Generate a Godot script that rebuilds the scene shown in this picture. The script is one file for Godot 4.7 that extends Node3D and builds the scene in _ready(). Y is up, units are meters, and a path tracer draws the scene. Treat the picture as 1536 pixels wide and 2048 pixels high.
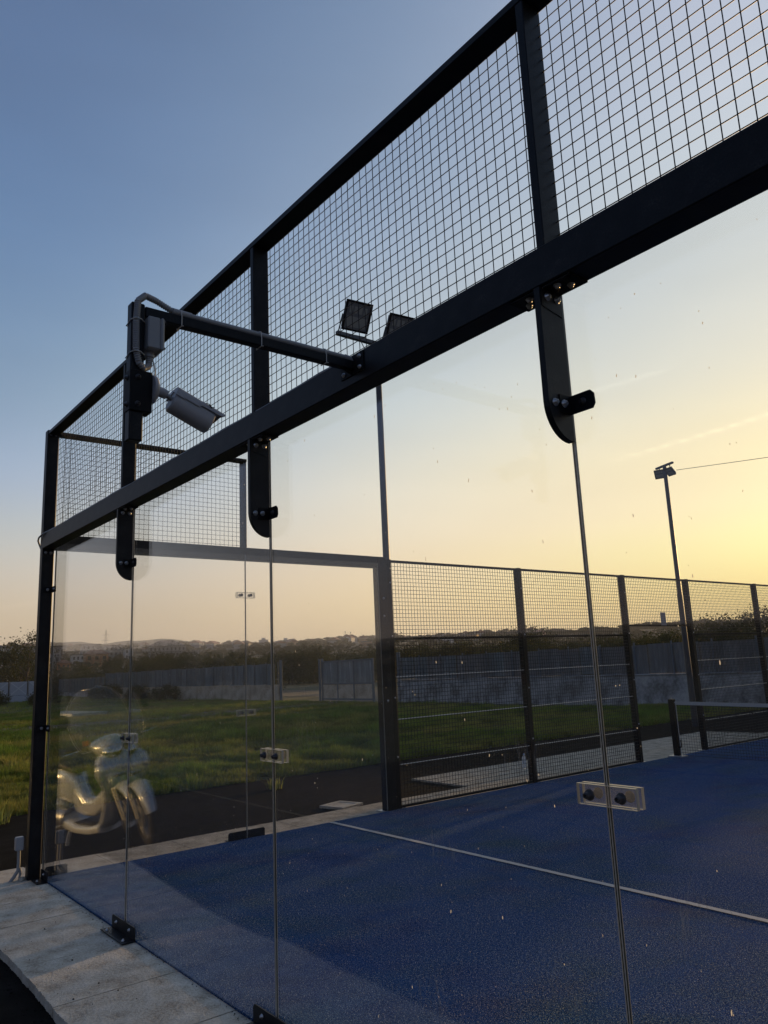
extends Node3D
# A padel court at sunset, seen from outside its glass end wall. The corner of the court is the origin, the end wall runs along +x, the side wall along -z.

const PI2 := TAU
var rng := RandomNumberGenerator.new()
var M := {}
var names := {}


# ---------------------------------------------------------------- mesh builder
class MB:
	var v := PackedVector3Array()
	var n := PackedVector3Array()
	var uv := PackedVector2Array()
	var c := PackedColorArray()
	var col := Color(1, 1, 1)
	var colored := false

	func tri(a: Vector3, b: Vector3, d: Vector3, na: Vector3, nb: Vector3, nd: Vector3) -> void:
		if (b - a).cross(d - a).dot(na + nb + nd) > 0.0:
			v.append(a); v.append(d); v.append(b)
			n.append(na); n.append(nd); n.append(nb)
		else:
			v.append(a); v.append(b); v.append(d)
			n.append(na); n.append(nb); n.append(nd)
		if colored:
			c.append(col); c.append(col); c.append(col)

	func quad(a: Vector3, b: Vector3, d: Vector3, e: Vector3, nn: Vector3) -> void:
		tri(a, b, d, nn, nn, nn)
		tri(a, d, e, nn, nn, nn)

	func box(ce: Vector3, s: Vector3, bv := 0.0, ba := Basis.IDENTITY) -> void:
		var h := s * 0.5
		var p := []
		for k in 8:
			var sg := Vector3(-1 if k & 1 == 0 else 1, -1 if k & 2 == 0 else 1, -1 if k & 4 == 0 else 1)
			var row := []
			for ax in 3:
				var q := Vector3(h.x - bv, h.y - bv, h.z - bv)
				q[ax] = h[ax]
				row.append(ce + ba * (q * sg))
			p.append(row)
		for ax in 3:
			var b1 := 1 << ((ax + 1) % 3)
			var b2 := 1 << ((ax + 2) % 3)
			for s2 in 2:
				var k0: int = (1 << ax) * s2
				var nn := Vector3.ZERO
				nn[ax] = 1.0 if s2 == 1 else -1.0
				quad(p[k0][ax], p[k0 | b1][ax], p[k0 | b1 | b2][ax], p[k0 | b2][ax], ba * nn)
		if bv <= 0.0:
			return
		for ax in 3:
			var a1 := (ax + 1) % 3
			var a2 := (ax + 2) % 3
			for s1 in 2:
				for s2 in 2:
					var k0: int = (1 << a1) * s1 + (1 << a2) * s2
					var k1: int = k0 | (1 << ax)
					var nn := Vector3.ZERO
					nn[a1] = 0.7071 if s1 == 1 else -0.7071
					nn[a2] = 0.7071 if s2 == 1 else -0.7071
					quad(p[k0][a1], p[k1][a1], p[k1][a2], p[k0][a2], ba * nn)
		for k in 8:
			var nn := Vector3(-1 if k & 1 == 0 else 1, -1 if k & 2 == 0 else 1, -1 if k & 4 == 0 else 1).normalized()
			tri(p[k][0], p[k][1], p[k][2], ba * nn, ba * nn, ba * nn)

	func span(lo: Vector3, hi: Vector3, bv := 0.0) -> void:
		box((lo + hi) * 0.5, hi - lo, bv)

	# a round bar along a path; radii may be one number or one per point
	func tube(path: PackedVector3Array, rad, sides := 8, caps := true) -> void:
		var m := path.size()
		var up := Vector3.UP
		var d0 := (path[1] - path[0]).normalized()
		if absf(d0.dot(up)) > 0.95:
			up = Vector3.RIGHT
		var side := d0.cross(up).normalized()
		var rings := []
		for i in m:
			var d := (path[mini(i + 1, m - 1)] - path[maxi(i - 1, 0)]).normalized()
			side = (side - d * side.dot(d)).normalized()
			var o := d.cross(side)
			var r: float = rad if rad is float or rad is int else rad[i]
			var ring := PackedVector3Array()
			for k in sides:
				var a := TAU * k / sides
				ring.append(path[i] + (side * cos(a) + o * sin(a)) * r)
			rings.append(ring)
		skin(rings, caps)

	func bar(a: Vector3, b: Vector3, r: float, sides := 8, caps := true) -> void:
		tube(PackedVector3Array([a, b]), r, sides, caps)

	# closed rings joined to a smooth skin
	func skin(rings: Array, caps := true, closed := true) -> void:
		var m := rings.size()
		var k: int = rings[0].size()
		var ce := []
		for r in rings:
			var q := Vector3.ZERO
			for p in r:
				q += p
			ce.append(q / k)
		var ns := []
		for i in m:
			var row := PackedVector3Array()
			for j in k:
				var du: Vector3 = rings[i][(j + 1) % k if closed else mini(j + 1, k - 1)] - rings[i][(j + k - 1) % k if closed else maxi(j - 1, 0)]
				var dv: Vector3 = rings[mini(i + 1, m - 1)][j] - rings[maxi(i - 1, 0)][j]
				var nn := du.cross(dv)
				if nn.length() < 1e-12:
					nn = rings[i][j] - ce[i]
				nn = nn.normalized()
				if closed and nn.dot(rings[i][j] - ce[i]) < 0.0:
					nn = -nn
				row.append(nn)
			ns.append(row)
		for i in m - 1:
			for j in (k if closed else k - 1):
				var j2 := (j + 1) % k
				tri(rings[i][j], rings[i + 1][j], rings[i + 1][j2], ns[i][j], ns[i + 1][j], ns[i + 1][j2])
				tri(rings[i][j], rings[i + 1][j2], rings[i][j2], ns[i][j], ns[i + 1][j2], ns[i][j2])
		if caps and closed:
			for e in 2:
				var i := 0 if e == 0 else m - 1
				var out: Vector3 = (ce[i] - ce[1 if e == 0 else m - 2]).normalized()
				for j in k:
					tri(ce[i], rings[i][j], rings[i][(j + 1) % k], out, out, out)

	# a flat outline in its own xy plane, given depth along its z
	func prism(poly: PackedVector2Array, depth: float, t := Transform3D.IDENTITY) -> void:
		var z := depth * 0.5
		var idx := Geometry2D.triangulate_polygon(poly)
		var nz := t.basis.z.normalized()
		for i in range(0, idx.size(), 3):
			var a := poly[idx[i]]
			var b := poly[idx[i + 1]]
			var d := poly[idx[i + 2]]
			tri(t * Vector3(a.x, a.y, z), t * Vector3(b.x, b.y, z), t * Vector3(d.x, d.y, z), nz, nz, nz)
			tri(t * Vector3(a.x, a.y, -z), t * Vector3(b.x, b.y, -z), t * Vector3(d.x, d.y, -z), -nz, -nz, -nz)
		var cw := Geometry2D.is_polygon_clockwise(poly)
		for i in poly.size():
			var a := poly[i]
			var b := poly[(i + 1) % poly.size()]
			var e := (b - a).normalized()
			var nn := Vector3(e.y, -e.x, 0) * (-1.0 if cw else 1.0)
			quad(t * Vector3(a.x, a.y, -z), t * Vector3(b.x, b.y, -z), t * Vector3(b.x, b.y, z), t * Vector3(a.x, a.y, z), (t.basis * nn).normalized())

	# profile of (radius, height) turned about the y axis of t
	func lathe(prof: PackedVector2Array, t := Transform3D.IDENTITY, sides := 16, caps := true) -> void:
		var rings := []
		for q in prof:
			var ring := PackedVector3Array()
			for k in sides:
				var a := TAU * k / sides
				ring.append(t * Vector3(cos(a) * q.x, q.y, sin(a) * q.x))
			rings.append(ring)
		skin(rings, caps)

	func mesh() -> ArrayMesh:
		var a := []
		a.resize(Mesh.ARRAY_MAX)
		a[Mesh.ARRAY_VERTEX] = v
		a[Mesh.ARRAY_NORMAL] = n
		if uv.size() == v.size() and uv.size() > 0:
			a[Mesh.ARRAY_TEX_UV] = uv
		if colored:
			a[Mesh.ARRAY_COLOR] = c
		var m := ArrayMesh.new()
		m.add_surface_from_arrays(Mesh.PRIMITIVE_TRIANGLES, a)
		return m


# ---------------------------------------------------------------- scene tree helpers
func numbered(parent: Node, nm: String) -> String:
	var key := str(parent.get_instance_id()) + nm
	var k: int = names.get(key, 0)
	names[key] = k + 1
	return nm if k == 0 else "%s_%03d" % [nm, k]


func tag(o: Node, label: String, category := "", group := "", kind := "") -> void:
	if label: o.set_meta("label", label)
	if category: o.set_meta("category", category)
	if group: o.set_meta("group", group)
	if kind: o.set_meta("kind", kind)


func thing(nm: String, label: String, category: String, at := Vector3.ZERO, turn := 0.0, group := "") -> Node3D:
	var o := Node3D.new()
	o.name = numbered(self, nm)
	add_child(o, true)
	o.position = at
	o.rotation.y = turn
	tag(o, label, category, group)
	return o


func obj(parent: Node, nm: String, mesh: Mesh, m: Material, at := Transform3D.IDENTITY) -> MeshInstance3D:
	var o := MeshInstance3D.new()
	o.name = numbered(parent, nm)
	o.mesh = mesh
	o.material_override = m
	o.transform = at
	parent.add_child(o, true)
	return o


func piece(parent: Node, nm: String, at: Vector3, turn: float) -> Node3D:
	var o := Node3D.new()
	o.name = numbered(parent, nm)
	parent.add_child(o, true)
	o.position = at
	o.rotation.y = turn
	return o


func struct(nm: String, mesh: Mesh, m: Material, label: String) -> MeshInstance3D:
	var o := obj(self, nm, mesh, m)
	tag(o, label, "", "", "structure")
	return o


func many(parent: Node, nm: String, mesh: Mesh, m: Material, at: Array, cols := []) -> MultiMeshInstance3D:
	var mm := MultiMesh.new()
	mm.transform_format = MultiMesh.TRANSFORM_3D
	mm.use_colors = cols.size() > 0
	mm.mesh = mesh
	mm.instance_count = at.size()
	for i in at.size():
		mm.set_instance_transform(i, at[i])
		if cols.size() > 0:
			mm.set_instance_color(i, cols[i])
	var o := MultiMeshInstance3D.new()
	o.name = numbered(parent, nm)
	o.multimesh = mm
	o.material_override = m
	o.set_meta("kind", "stuff")
	parent.add_child(o, true)
	return o


func T(at: Vector3, ba := Basis.IDENTITY) -> Transform3D:
	return Transform3D(ba, at)


func ry(a: float) -> Basis:
	return Basis(Vector3.UP, a)


# ---------------------------------------------------------------- materials
func mat(nm: String, r: float, g: float, b: float, rough := 0.6, metal := 0.0) -> StandardMaterial3D:
	var m := StandardMaterial3D.new()
	m.resource_name = nm
	m.albedo_color = Color(r, g, b).linear_to_srgb()
	m.roughness = rough
	m.metallic = metal
	M[nm] = m
	return m


func noise(sd: int, freq: float, oct := 4, kind := FastNoiseLite.TYPE_SIMPLEX_SMOOTH) -> FastNoiseLite:
	var f := FastNoiseLite.new()
	f.seed = sd
	f.noise_type = kind
	f.frequency = freq
	f.fractal_octaves = oct
	return f


func nbytes(size: int, sd: int, freq: float, oct := 4, kind := FastNoiseLite.TYPE_SIMPLEX_SMOOTH) -> PackedByteArray:
	var im := noise(sd, freq, oct, kind).get_seamless_image(size, size, false, false, 0.15)
	im.convert(Image.FORMAT_L8)
	return im.get_data()


# an sRGB colour texture blended from linear colours a -> b by a noise, with a second noise and grain
func blend_tex(size: int, stops: Array, layers: Array, grain: float, sd: int) -> Array:
	var maps := []
	for l in layers:
		maps.append(nbytes(size, l[0], l[1], l[2]))
	var lut := PackedByteArray()
	lut.resize(256 * 3)
	for i in 256:
		var t := i / 255.0 * (stops.size() - 1)
		var k := mini(int(t), stops.size() - 2)
		var cc: Color = stops[k].lerp(stops[k + 1], t - k)
		cc = cc.linear_to_srgb()
		lut[i * 3] = int(cc.r * 255.0)
		lut[i * 3 + 1] = int(cc.g * 255.0)
		lut[i * 3 + 2] = int(cc.b * 255.0)
	var out := PackedByteArray()
	out.resize(size * size * 3)
	var hgt := PackedByteArray()
	hgt.resize(size * size)
	var r := RandomNumberGenerator.new()
	r.seed = sd
	var w0: float = layers[0][3]
	var w1: float = layers[1][3]
	var m0: PackedByteArray = maps[0]
	var m1: PackedByteArray = maps[1]
	for i in size * size:
		var x := 127.0 + (m0[i] - 127.0) * w0 + (m1[i] - 127.0) * w1 + (r.randf() - 0.5) * grain * 255.0
		var k := clampi(int(x), 0, 255)
		hgt[i] = k
		k *= 3
		out[i * 3] = lut[k]
		out[i * 3 + 1] = lut[k + 1]
		out[i * 3 + 2] = lut[k + 2]
	return [ImageTexture.create_from_image(Image.create_from_data(size, size, false, Image.FORMAT_RGB8, out)), ImageTexture.create_from_image(Image.create_from_data(size, size, false, Image.FORMAT_L8, hgt))]


func textured(nm: String, tx: Array, metres: float, rough: float, bump := 0.0, world := true) -> StandardMaterial3D:
	var m := mat(nm, 1, 1, 1, rough)
	m.albedo_texture = tx[0]
	m.uv1_triplanar = true
	m.uv1_world_triplanar = world
	m.uv1_scale = Vector3.ONE / metres
	if bump > 0.0:
		m.heightmap_enabled = true
		m.heightmap_texture = tx[1]
		m.heightmap_scale = bump
	return m


func make_materials() -> void:
	textured("steel", blend_tex(512, [Color(0.003, 0.004, 0.006), Color(0.005, 0.0065, 0.0095), Color(0.009, 0.011, 0.014), Color(0.03, 0.03, 0.03)], [[21, 0.01, 4, 0.6], [22, 0.15, 2, 0.5]], 0.18, 14), 0.7, 0.42, 0.02).metallic_specular = 0.28
	mat("steel_matt", 0.005, 0.006, 0.008, 0.55).metallic_specular = 0.25
	mat("wire", 0.008, 0.008, 0.011, 0.5).metallic_specular = 0.35
	mat("bar", 0.60, 0.58, 0.54, 0.3, 0.3)
	mat("bolt", 0.42, 0.43, 0.44, 0.32, 0.9)
	mat("dark_bolt", 0.03, 0.03, 0.035, 0.35)
	mat("rubber_washer", 0.42, 0.38, 0.30, 0.6)
	mat("washer", 0.07, 0.068, 0.06, 0.5)
	mat("galvanised", 0.33, 0.34, 0.35, 0.42, 0.7)
	mat("pole", 0.05, 0.055, 0.065, 0.45, 0.3)
	var g := mat("glass", 0.55, 0.60, 0.52, 0.02)
	g.albedo_color.a = 0.006
	g.transparency = BaseMaterial3D.TRANSPARENCY_ALPHA
	var sc := mat("screen", 0.5, 0.5, 0.45, 0.03)
	sc.albedo_color.a = 0.12
	sc.transparency = BaseMaterial3D.TRANSPARENCY_ALPHA
	var e := mat("glass_edge", 0.035, 0.042, 0.038, 0.2)
	e.backlight_enabled = true
	e.backlight = Color(0.35, 0.38, 0.35)
	var ar := mat("arris", 0.5, 0.5, 0.48, 0.35)
	ar.backlight_enabled = true
	ar.backlight = Color(0.8, 0.8, 0.78)
	var ac := mat("acrylic", 0.75, 0.75, 0.72, 0.03)
	ac.albedo_color.a = 0.05
	ac.transparency = BaseMaterial3D.TRANSPARENCY_ALPHA
	var ae := mat("acrylic_edge", 0.34, 0.34, 0.31, 0.2)
	ae.backlight_enabled = true
	ae.backlight = Color(0.7, 0.7, 0.66)
	var sp := mat("speck", 0.42, 0.42, 0.39, 0.9)
	sp.backlight_enabled = true
	sp.backlight = Color(0.9, 0.9, 0.88)
	var sf := mat("smear", 0.4, 0.4, 0.37, 0.9)
	sf.albedo_color.a = 0.16
	sf.transparency = BaseMaterial3D.TRANSPARENCY_ALPHA
	mat("grey_plastic", 0.24, 0.25, 0.26, 0.5)
	mat("conduit", 0.25, 0.26, 0.27, 0.5)
	mat("tie", 0.45, 0.45, 0.42, 0.5)
	mat("cable", 0.02, 0.02, 0.022, 0.5)
	mat("white_plastic", 0.30, 0.31, 0.33, 0.42)
	mat("lens", 0.008, 0.008, 0.01, 0.08)
	mat("lamp_glass", 0.16, 0.17, 0.18, 0.10)
	mat("led", 0.25, 0.26, 0.24, 0.4)
	mat("line", 0.42, 0.42, 0.40, 0.9)
	mat("net_tape", 0.42, 0.43, 0.42, 0.8)
	mat("net_cord", 0.012, 0.012, 0.014, 0.8)
	for q in [["blue_sheet", 0.115, 0.15, 0.165, 23], ["blue_sheet_faded", 0.155, 0.19, 0.205, 24], ["grey_sheet", 0.13, 0.14, 0.145, 25]]:
		var base := Color(q[1], q[2], q[3])
		textured(q[0], blend_tex(256, [base * 0.55, base * 0.9, base * 1.1, base * 1.5 + Color(0.05, 0.045, 0.035)], [[q[4], 0.012, 3, 0.8], [q[4] + 9, 0.06, 3, 0.5]], 0.08, q[4]), 1.0, 0.55).uv1_scale = Vector3(0.55, 0.09, 0.55)
	mat("blue_post", 0.10, 0.13, 0.16, 0.5)
	mat("white_panel", 0.30, 0.33, 0.37, 0.7)
	mat("panel_rib", 0.42, 0.45, 0.48, 0.7)
	mat("label_white", 0.20, 0.21, 0.23, 0.7)
	mat("print_grey", 0.12, 0.13, 0.15, 0.7)
	# scooter
	var p := mat("scooter_paint", 0.58, 0.61, 0.62, 0.16, 0.3)
	p.clearcoat_enabled = true
	p.clearcoat = 1.0
	p.clearcoat_roughness = 0.05
	mat("scooter_dark", 0.02, 0.02, 0.022, 0.5)
	mat("seat_vinyl", 0.015, 0.015, 0.016, 0.55)
	mat("tyre", 0.014, 0.014, 0.014, 0.8)
	mat("rim", 0.25, 0.25, 0.25, 0.35, 0.7)
	mat("chrome", 0.7, 0.7, 0.7, 0.12, 1.0)
	mat("fork", 0.55, 0.52, 0.42, 0.3, 0.5)
	mat("signal", 0.45, 0.45, 0.45, 0.08, 0.8)
	mat("sticker", 0.45, 0.18, 0.10, 0.6)
	# bottle
	var b := mat("bottle", 0.9, 0.95, 1.0, 0.05)
	b.albedo_color.a = 0.40
	b.transparency = BaseMaterial3D.TRANSPARENCY_ALPHA
	mat("bottle_cap", 0.2, 0.35, 0.6, 0.5)
	mat("bottle_label", 0.55, 0.6, 0.65, 0.6)
	# town
	for q in [["wall_white", 0.50, 0.50, 0.48], ["wall_grey", 0.22, 0.23, 0.24], ["wall_tan", 0.42, 0.27, 0.16], ["wall_orange", 0.45, 0.20, 0.10], ["roof_dark", 0.06, 0.055, 0.055], ["roof_tile", 0.24, 0.11, 0.07], ["roof_flat", 0.10, 0.11, 0.12], ["window_dark", 0.02, 0.025, 0.03], ["lattice", 0.12, 0.12, 0.12]]:
		mat(q[0], q[1], q[2], q[3], 0.8)
	# vegetation: per-leaf tones come from vertex and copy colours
	for q in ["leaf", "blade"]:
		var l := mat(q, 1, 1, 1, 0.7)
		l.vertex_color_use_as_albedo = true
		l.backlight_enabled = true
		l.backlight = Color(0.75, 0.8, 0.6)
		l.metallic_specular = 0.25
	mat("sand", 1, 1, 1, 0.7).vertex_color_use_as_albedo = true
	mat("bark", 0.06, 0.048, 0.036, 0.9)
	mat("stem", 0.05, 0.06, 0.02, 0.9)
	# surfaces
	textured("concrete", blend_tex(1024, [Color(0.20, 0.17, 0.125), Color(0.37, 0.335, 0.27), Color(0.46, 0.43, 0.36), Color(0.56, 0.535, 0.47)], [[1, 0.010, 5, 0.85], [2, 0.09, 4, 0.55]], 0.34, 5), 2.3, 0.9, 0.5)
	textured("side_concrete", blend_tex(512, [Color(0.14, 0.12, 0.09), Color(0.29, 0.26, 0.20), Color(0.42, 0.38, 0.31)], [[3, 0.008, 5, 0.9], [4, 0.06, 3, 0.6]], 0.25, 6), 1.3, 0.9, 0.25)
	textured("asphalt", blend_tex(1024, [Color(0.003, 0.003, 0.003), Color(0.008, 0.0075, 0.007), Color(0.014, 0.013, 0.012), Color(0.045, 0.042, 0.038)], [[7, 0.004, 4, 0.35], [8, 0.22, 2, 0.7]], 0.5, 7), 1.6, 1.0, 0.5).metallic_specular = 0.12
	textured("soil", blend_tex(512, [Color(0.012, 0.018, 0.006), Color(0.028, 0.038, 0.010), Color(0.05, 0.052, 0.02)], [[9, 0.01, 4, 0.9], [10, 0.08, 3, 0.5]], 0.3, 8), 3.0, 1.0, 0.0)
	textured("dirt", blend_tex(512, [Color(0.05, 0.042, 0.028), Color(0.09, 0.075, 0.055), Color(0.15, 0.125, 0.095)], [[11, 0.01, 4, 0.9], [12, 0.09, 3, 0.5]], 0.25, 9), 3.5, 1.0, 0.0)
	textured("wall_left", blend_tex(512, [Color(0.30, 0.24, 0.17), Color(0.52, 0.43, 0.32), Color(0.66, 0.57, 0.45)], [[13, 0.006, 4, 1.0], [14, 0.05, 3, 0.5]], 0.12, 10), 4.0, 0.95, 0.0)
	textured("wall_right", blend_tex(512, [Color(0.12, 0.125, 0.125), Color(0.26, 0.275, 0.28), Color(0.40, 0.41, 0.40)], [[15, 0.010, 4, 1.2], [16, 0.05, 3, 0.6]], 0.12, 11), 4.0, 0.95, 0.0)
	textured("hill", blend_tex(512, [Color(0.03, 0.035, 0.02), Color(0.06, 0.06, 0.04), Color(0.11, 0.10, 0.08)], [[17, 0.02, 4, 1.0], [18, 0.1, 3, 0.6]], 0.2, 12), 160.0, 1.0, 0.0)
	var tf := textured("turf", blend_tex(1024, [Color(0.001, 0.007, 0.034), Color(0.003, 0.029, 0.125), Color(0.006, 0.057, 0.225), Color(0.08, 0.15, 0.26), Color(0.60, 0.58, 0.50)], [[19, 0.20, 2, 1.15], [20, 0.07, 3, 0.35]], 0.6, 13), 1.9, 0.85, 0.9)
	tf.vertex_color_use_as_albedo = true
	tf.metallic_specular = 0.06


# ---------------------------------------------------------------- sky
const SKY_D := [0.0, 12.0, 39.0, 66.0, 120.0, 180.0]
const SKY_E := [0.0, 4.0, 7.0, 10.0, 14.0, 20.0, 30.0, 42.0, 60.0, 90.0]
const SUN_AZ := -13.0
const SUN_EL := 7.0

func sky_image() -> Image:
	# rows: height above the horizon (SKY_E); entries: distance from the sun round the horizon (SKY_D); display values
	var tab := [
		[[255, 225, 126], [250, 214, 138], [238, 208, 165], [203, 184, 160], [136, 128, 133], [120, 116, 131]],
		[[255, 238, 138], [252, 226, 148], [236, 212, 168], [203, 187, 163], [134, 129, 136], [118, 118, 135]],
		[[255, 248, 162], [253, 239, 170], [236, 216, 180], [198, 191, 179], [132, 135, 147], [118, 122, 143]],
		[[255, 246, 179], [250, 234, 184], [232, 220, 195], [184, 190, 192], [130, 139, 157], [116, 127, 152]],
		[[252, 240, 196], [245, 230, 188], [220, 217, 202], [160, 178, 200], [124, 139, 169], [113, 128, 160]],
		[[235, 230, 212], [225, 222, 205], [198, 208, 210], [130, 156, 184], [112, 134, 175], [104, 127, 168]],
		[[205, 212, 215], [200, 208, 212], [150, 168, 190], [103, 133, 171], [97, 124, 162], [93, 119, 156]],
		[[176, 186, 205], [174, 184, 203], [120, 142, 172], [91, 117, 155], [86, 110, 148], [82, 106, 144]],
		[[130, 148, 178], [126, 145, 175], [100, 124, 160], [84, 109, 147], [78, 102, 140], [76, 100, 138]],
		[[84, 108, 146], [84, 108, 146], [84, 108, 146], [84, 108, 146], [84, 108, 146], [84, 108, 146]]]
	var W := 2048
	var H := 1024
	# per column: position in the table of sun distances
	var f := PackedFloat32Array()
	f.resize(W * H * 3)
	var lin := []
	for row in tab:
		var r := []
		for q in row:
			r.append(Vector3(q[0], q[1], q[2]) / 255.0)
		lin.append(r)
	var dk := []
	for x in W:
		var az := wrapf((x + 0.5) / W * 360.0, -180.0, 180.0)
		var d := absf(fposmod(az - SUN_AZ + 180.0, 360.0) - 180.0)
		dk.append(d)
	var wisp := noise(77, 1.0, 4)
	var wob := noise(78, 3.0, 3)
	for y in H:
		var el := 90.0 - (y + 0.5) / H * 180.0
		if el < -2.0:
			for x in W * 3:
				f[y * W * 3 + x] = 0.12
			continue
		var e := maxf(el, 0.0)
		var cols := []
		for j in 6:
			cols.append(spline(SKY_E, e, func(i): return lin[i][j]))
		for x in W:
			var c: Vector3 = spline6(cols, dk[x])
			var az := wrapf((x + 0.5) / W * 360.0, -180.0, 180.0)
			var g := sqrt(pow((az - SUN_AZ) * cos(deg_to_rad(e)), 2.0) + pow(el - SUN_EL, 2.0))
			var lc := Color(c.x, c.y, c.z).srgb_to_linear()
			# brighter air low on the sunward side
			var br := 1.0 + 0.28 * (1.0 - smoothstep(30.0, 85.0, dk[x])) * (0.35 + 0.65 * (1.0 - smoothstep(4.0, 26.0, el))) * (1.0 - smoothstep(36.0, 60.0, el))
			lc.r *= br
			lc.g *= br
			lc.b *= br
			var a := 1.0 * exp(-g / 4.8)
			lc.r += a
			lc.g += a * 0.86
			lc.b += a * 0.45
			if el < 45.0 and dk[x] < 100.0:
				var q := wisp.get_noise_3d(az * 0.035, el * 0.13, 0.0)
				var k := 1.0 + 0.05 * q
				# thin vapour trails, low and long, rising to the right
				for tr in TRAILS:
					var s: float = (az - tr[0]) / (tr[2] - tr[0])
					if s > 0.0 and s < 1.0:
						var ey: float = lerpf(tr[1], tr[3], s) + 0.05 * wob.get_noise_2d(az * 0.5, tr[1])
						var wd: float = tr[4]
						k += float(tr[5]) * exp(-pow((el - ey) / wd, 2.0)) * smoothstep(0.0, 0.25, s) * smoothstep(1.0, 0.7, s)
				lc.r *= k
				lc.g *= k
				lc.b *= k
			var o := (y * W + x) * 3
			f[o] = lc.r
			f[o + 1] = lc.g
			f[o + 2] = lc.b
	return Image.create_from_data(W, H, false, Image.FORMAT_RGBF, f.to_byte_array())


const TRAILS := [[-36.0, 13.6, -10.0, 17.6, 0.07, 0.20], [-39.5, 18.4, -27.5, 20.0, 0.10, 0.10], [-80.5, 4.6, -74.0, 5.6, 0.12, 0.05]]


func spline(ks: Array, x: float, at: Callable) -> Vector3:
	var i := 0
	while i < ks.size() - 2 and x > ks[i + 1]:
		i += 1
	var t: float = (x - ks[i]) / (ks[i + 1] - ks[i])
	var p1: Vector3 = at.call(i)
	var p2: Vector3 = at.call(i + 1)
	var p0: Vector3 = at.call(maxi(i - 1, 0))
	var p3: Vector3 = at.call(mini(i + 2, ks.size() - 1))
	var h: float = ks[i + 1] - ks[i]
	var m1: Vector3 = (p2 - p0) / maxf(ks[i + 1] - ks[maxi(i - 1, 0)], 0.1) * h
	var m2: Vector3 = (p3 - p1) / maxf(ks[mini(i + 2, ks.size() - 1)] - ks[i], 0.1) * h
	var t2 := t * t
	var t3 := t2 * t
	return p1 * (2 * t3 - 3 * t2 + 1) + m1 * (t3 - 2 * t2 + t) + p2 * (3 * t2 - 2 * t3) + m2 * (t3 - t2)


func spline6(c: Array, x: float) -> Vector3:
	return spline(SKY_D, x, func(i): return c[i])


# ---------------------------------------------------------------- the build
func _ready() -> void:
	rng.seed = 20240
	# camera
	var cam := Camera3D.new()
	cam.name = "camera"
	add_child(cam)
	cam.position = Vector3(7.509, 1.677, 2.026)
	cam.rotation_order = EULER_ORDER_YXZ
	cam.rotation = Vector3(0.200, 0.895, -0.044)
	cam.fov = rad_to_deg(2.0 * atan(1024.0 / 1528.2))
	cam.near = 0.05
	cam.far = 6000.0
	# sky
	var sky := Sky.new()
	var sm := PanoramaSkyMaterial.new()
	sm.panorama = ImageTexture.create_from_image(sky_image())
	sky.sky_material = sm
	var env := Environment.new()
	env.background_mode = Environment.BG_SKY
	env.sky = sky
	env.tonemap_mode = Environment.TONE_MAPPER_LINEAR
	env.tonemap_exposure = 1.0
	env.fog_enabled = true
	env.fog_density = 0.00026
	env.fog_light_color = Color(0.86, 0.86, 0.84)
	env.sdfgi_enabled = true
	env.ssao_enabled = true
	env.ssil_enabled = true
	var we := WorldEnvironment.new()
	we.name = "world"
	we.environment = env
	add_child(we)
	# sun, low beyond the far end of the court
	var sun := DirectionalLight3D.new()
	sun.name = "sun"
	sun.light_color = Color(1.0, 0.80, 0.52)
	sun.light_energy = 1.4
	sun.light_angular_distance = 1.4
	sun.shadow_enabled = true
	sun.sky_mode = DirectionalLight3D.SKY_MODE_LIGHT_ONLY
	sun.rotation_order = EULER_ORDER_YXZ
	var sd := Vector3(sin(deg_to_rad(SUN_AZ)) * cos(deg_to_rad(SUN_EL)), sin(deg_to_rad(SUN_EL)), -cos(deg_to_rad(SUN_AZ)) * cos(deg_to_rad(SUN_EL)))
	sun.transform = Transform3D(Basis.looking_at(-sd, Vector3.UP), Vector3(0, 20, 0))
	add_child(sun)

	make_materials()
	ground()
	court_floor()
	end_wall()
	side_wall()
	fence()
	net()
	camera_arm()
	floodlights()
	corner_box()
	small_things()
	scooter()
	boundary()
	grass()
	town()
	vegetation()


# ---------------------------------------------------------------- ground
func sheet(pts: Array, y: float) -> ArrayMesh:
	var mb := MB.new()
	var poly := PackedVector2Array(pts)
	var idx := Geometry2D.triangulate_polygon(poly)
	for i in range(0, idx.size(), 3):
		var q := []
		for k in 3:
			q.append(Vector3(poly[idx[i + k]].x, y, poly[idx[i + k]].y))
		mb.tri(q[0], q[1], q[2], Vector3.UP, Vector3.UP, Vector3.UP)
	return mb.mesh()


func rag(a: Vector2, b: Vector2, step: float, amp: float, f: FastNoiseLite) -> Array:
	var out := []
	var m := maxi(2, int(a.distance_to(b) / step))
	var nn := (b - a).normalized().orthogonal()
	for i in m:
		var p := a.lerp(b, float(i) / m)
		out.append(p + nn * amp * f.get_noise_2d(p.x, p.y))
	return out


func polar(az: float, d: float, y := 0.0) -> Vector3:
	return Vector3(7.509 + d * sin(deg_to_rad(az)), y, 2.026 - d * cos(deg_to_rad(az)))


func land(x: float, z: float) -> float:
	var dx := x - 7.509
	var dz := z - 2.026
	var r := sqrt(dx * dx + dz * dz)
	var az := rad_to_deg(atan2(dx, -dz))
	var k := smoothstep(110.0, 950.0, r)
	var left := 1.0 + 0.10 * smoothstep(-62.0, -80.0, az) - 0.04 * smoothstep(-50.0, -35.0, az)
	var y := 31.0 * k * left * (1.0 + 0.04 * sin(az * 0.55) + 0.02 * sin(az * 1.7 + 1.0))
	return y - 0.075 + 0.0


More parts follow.
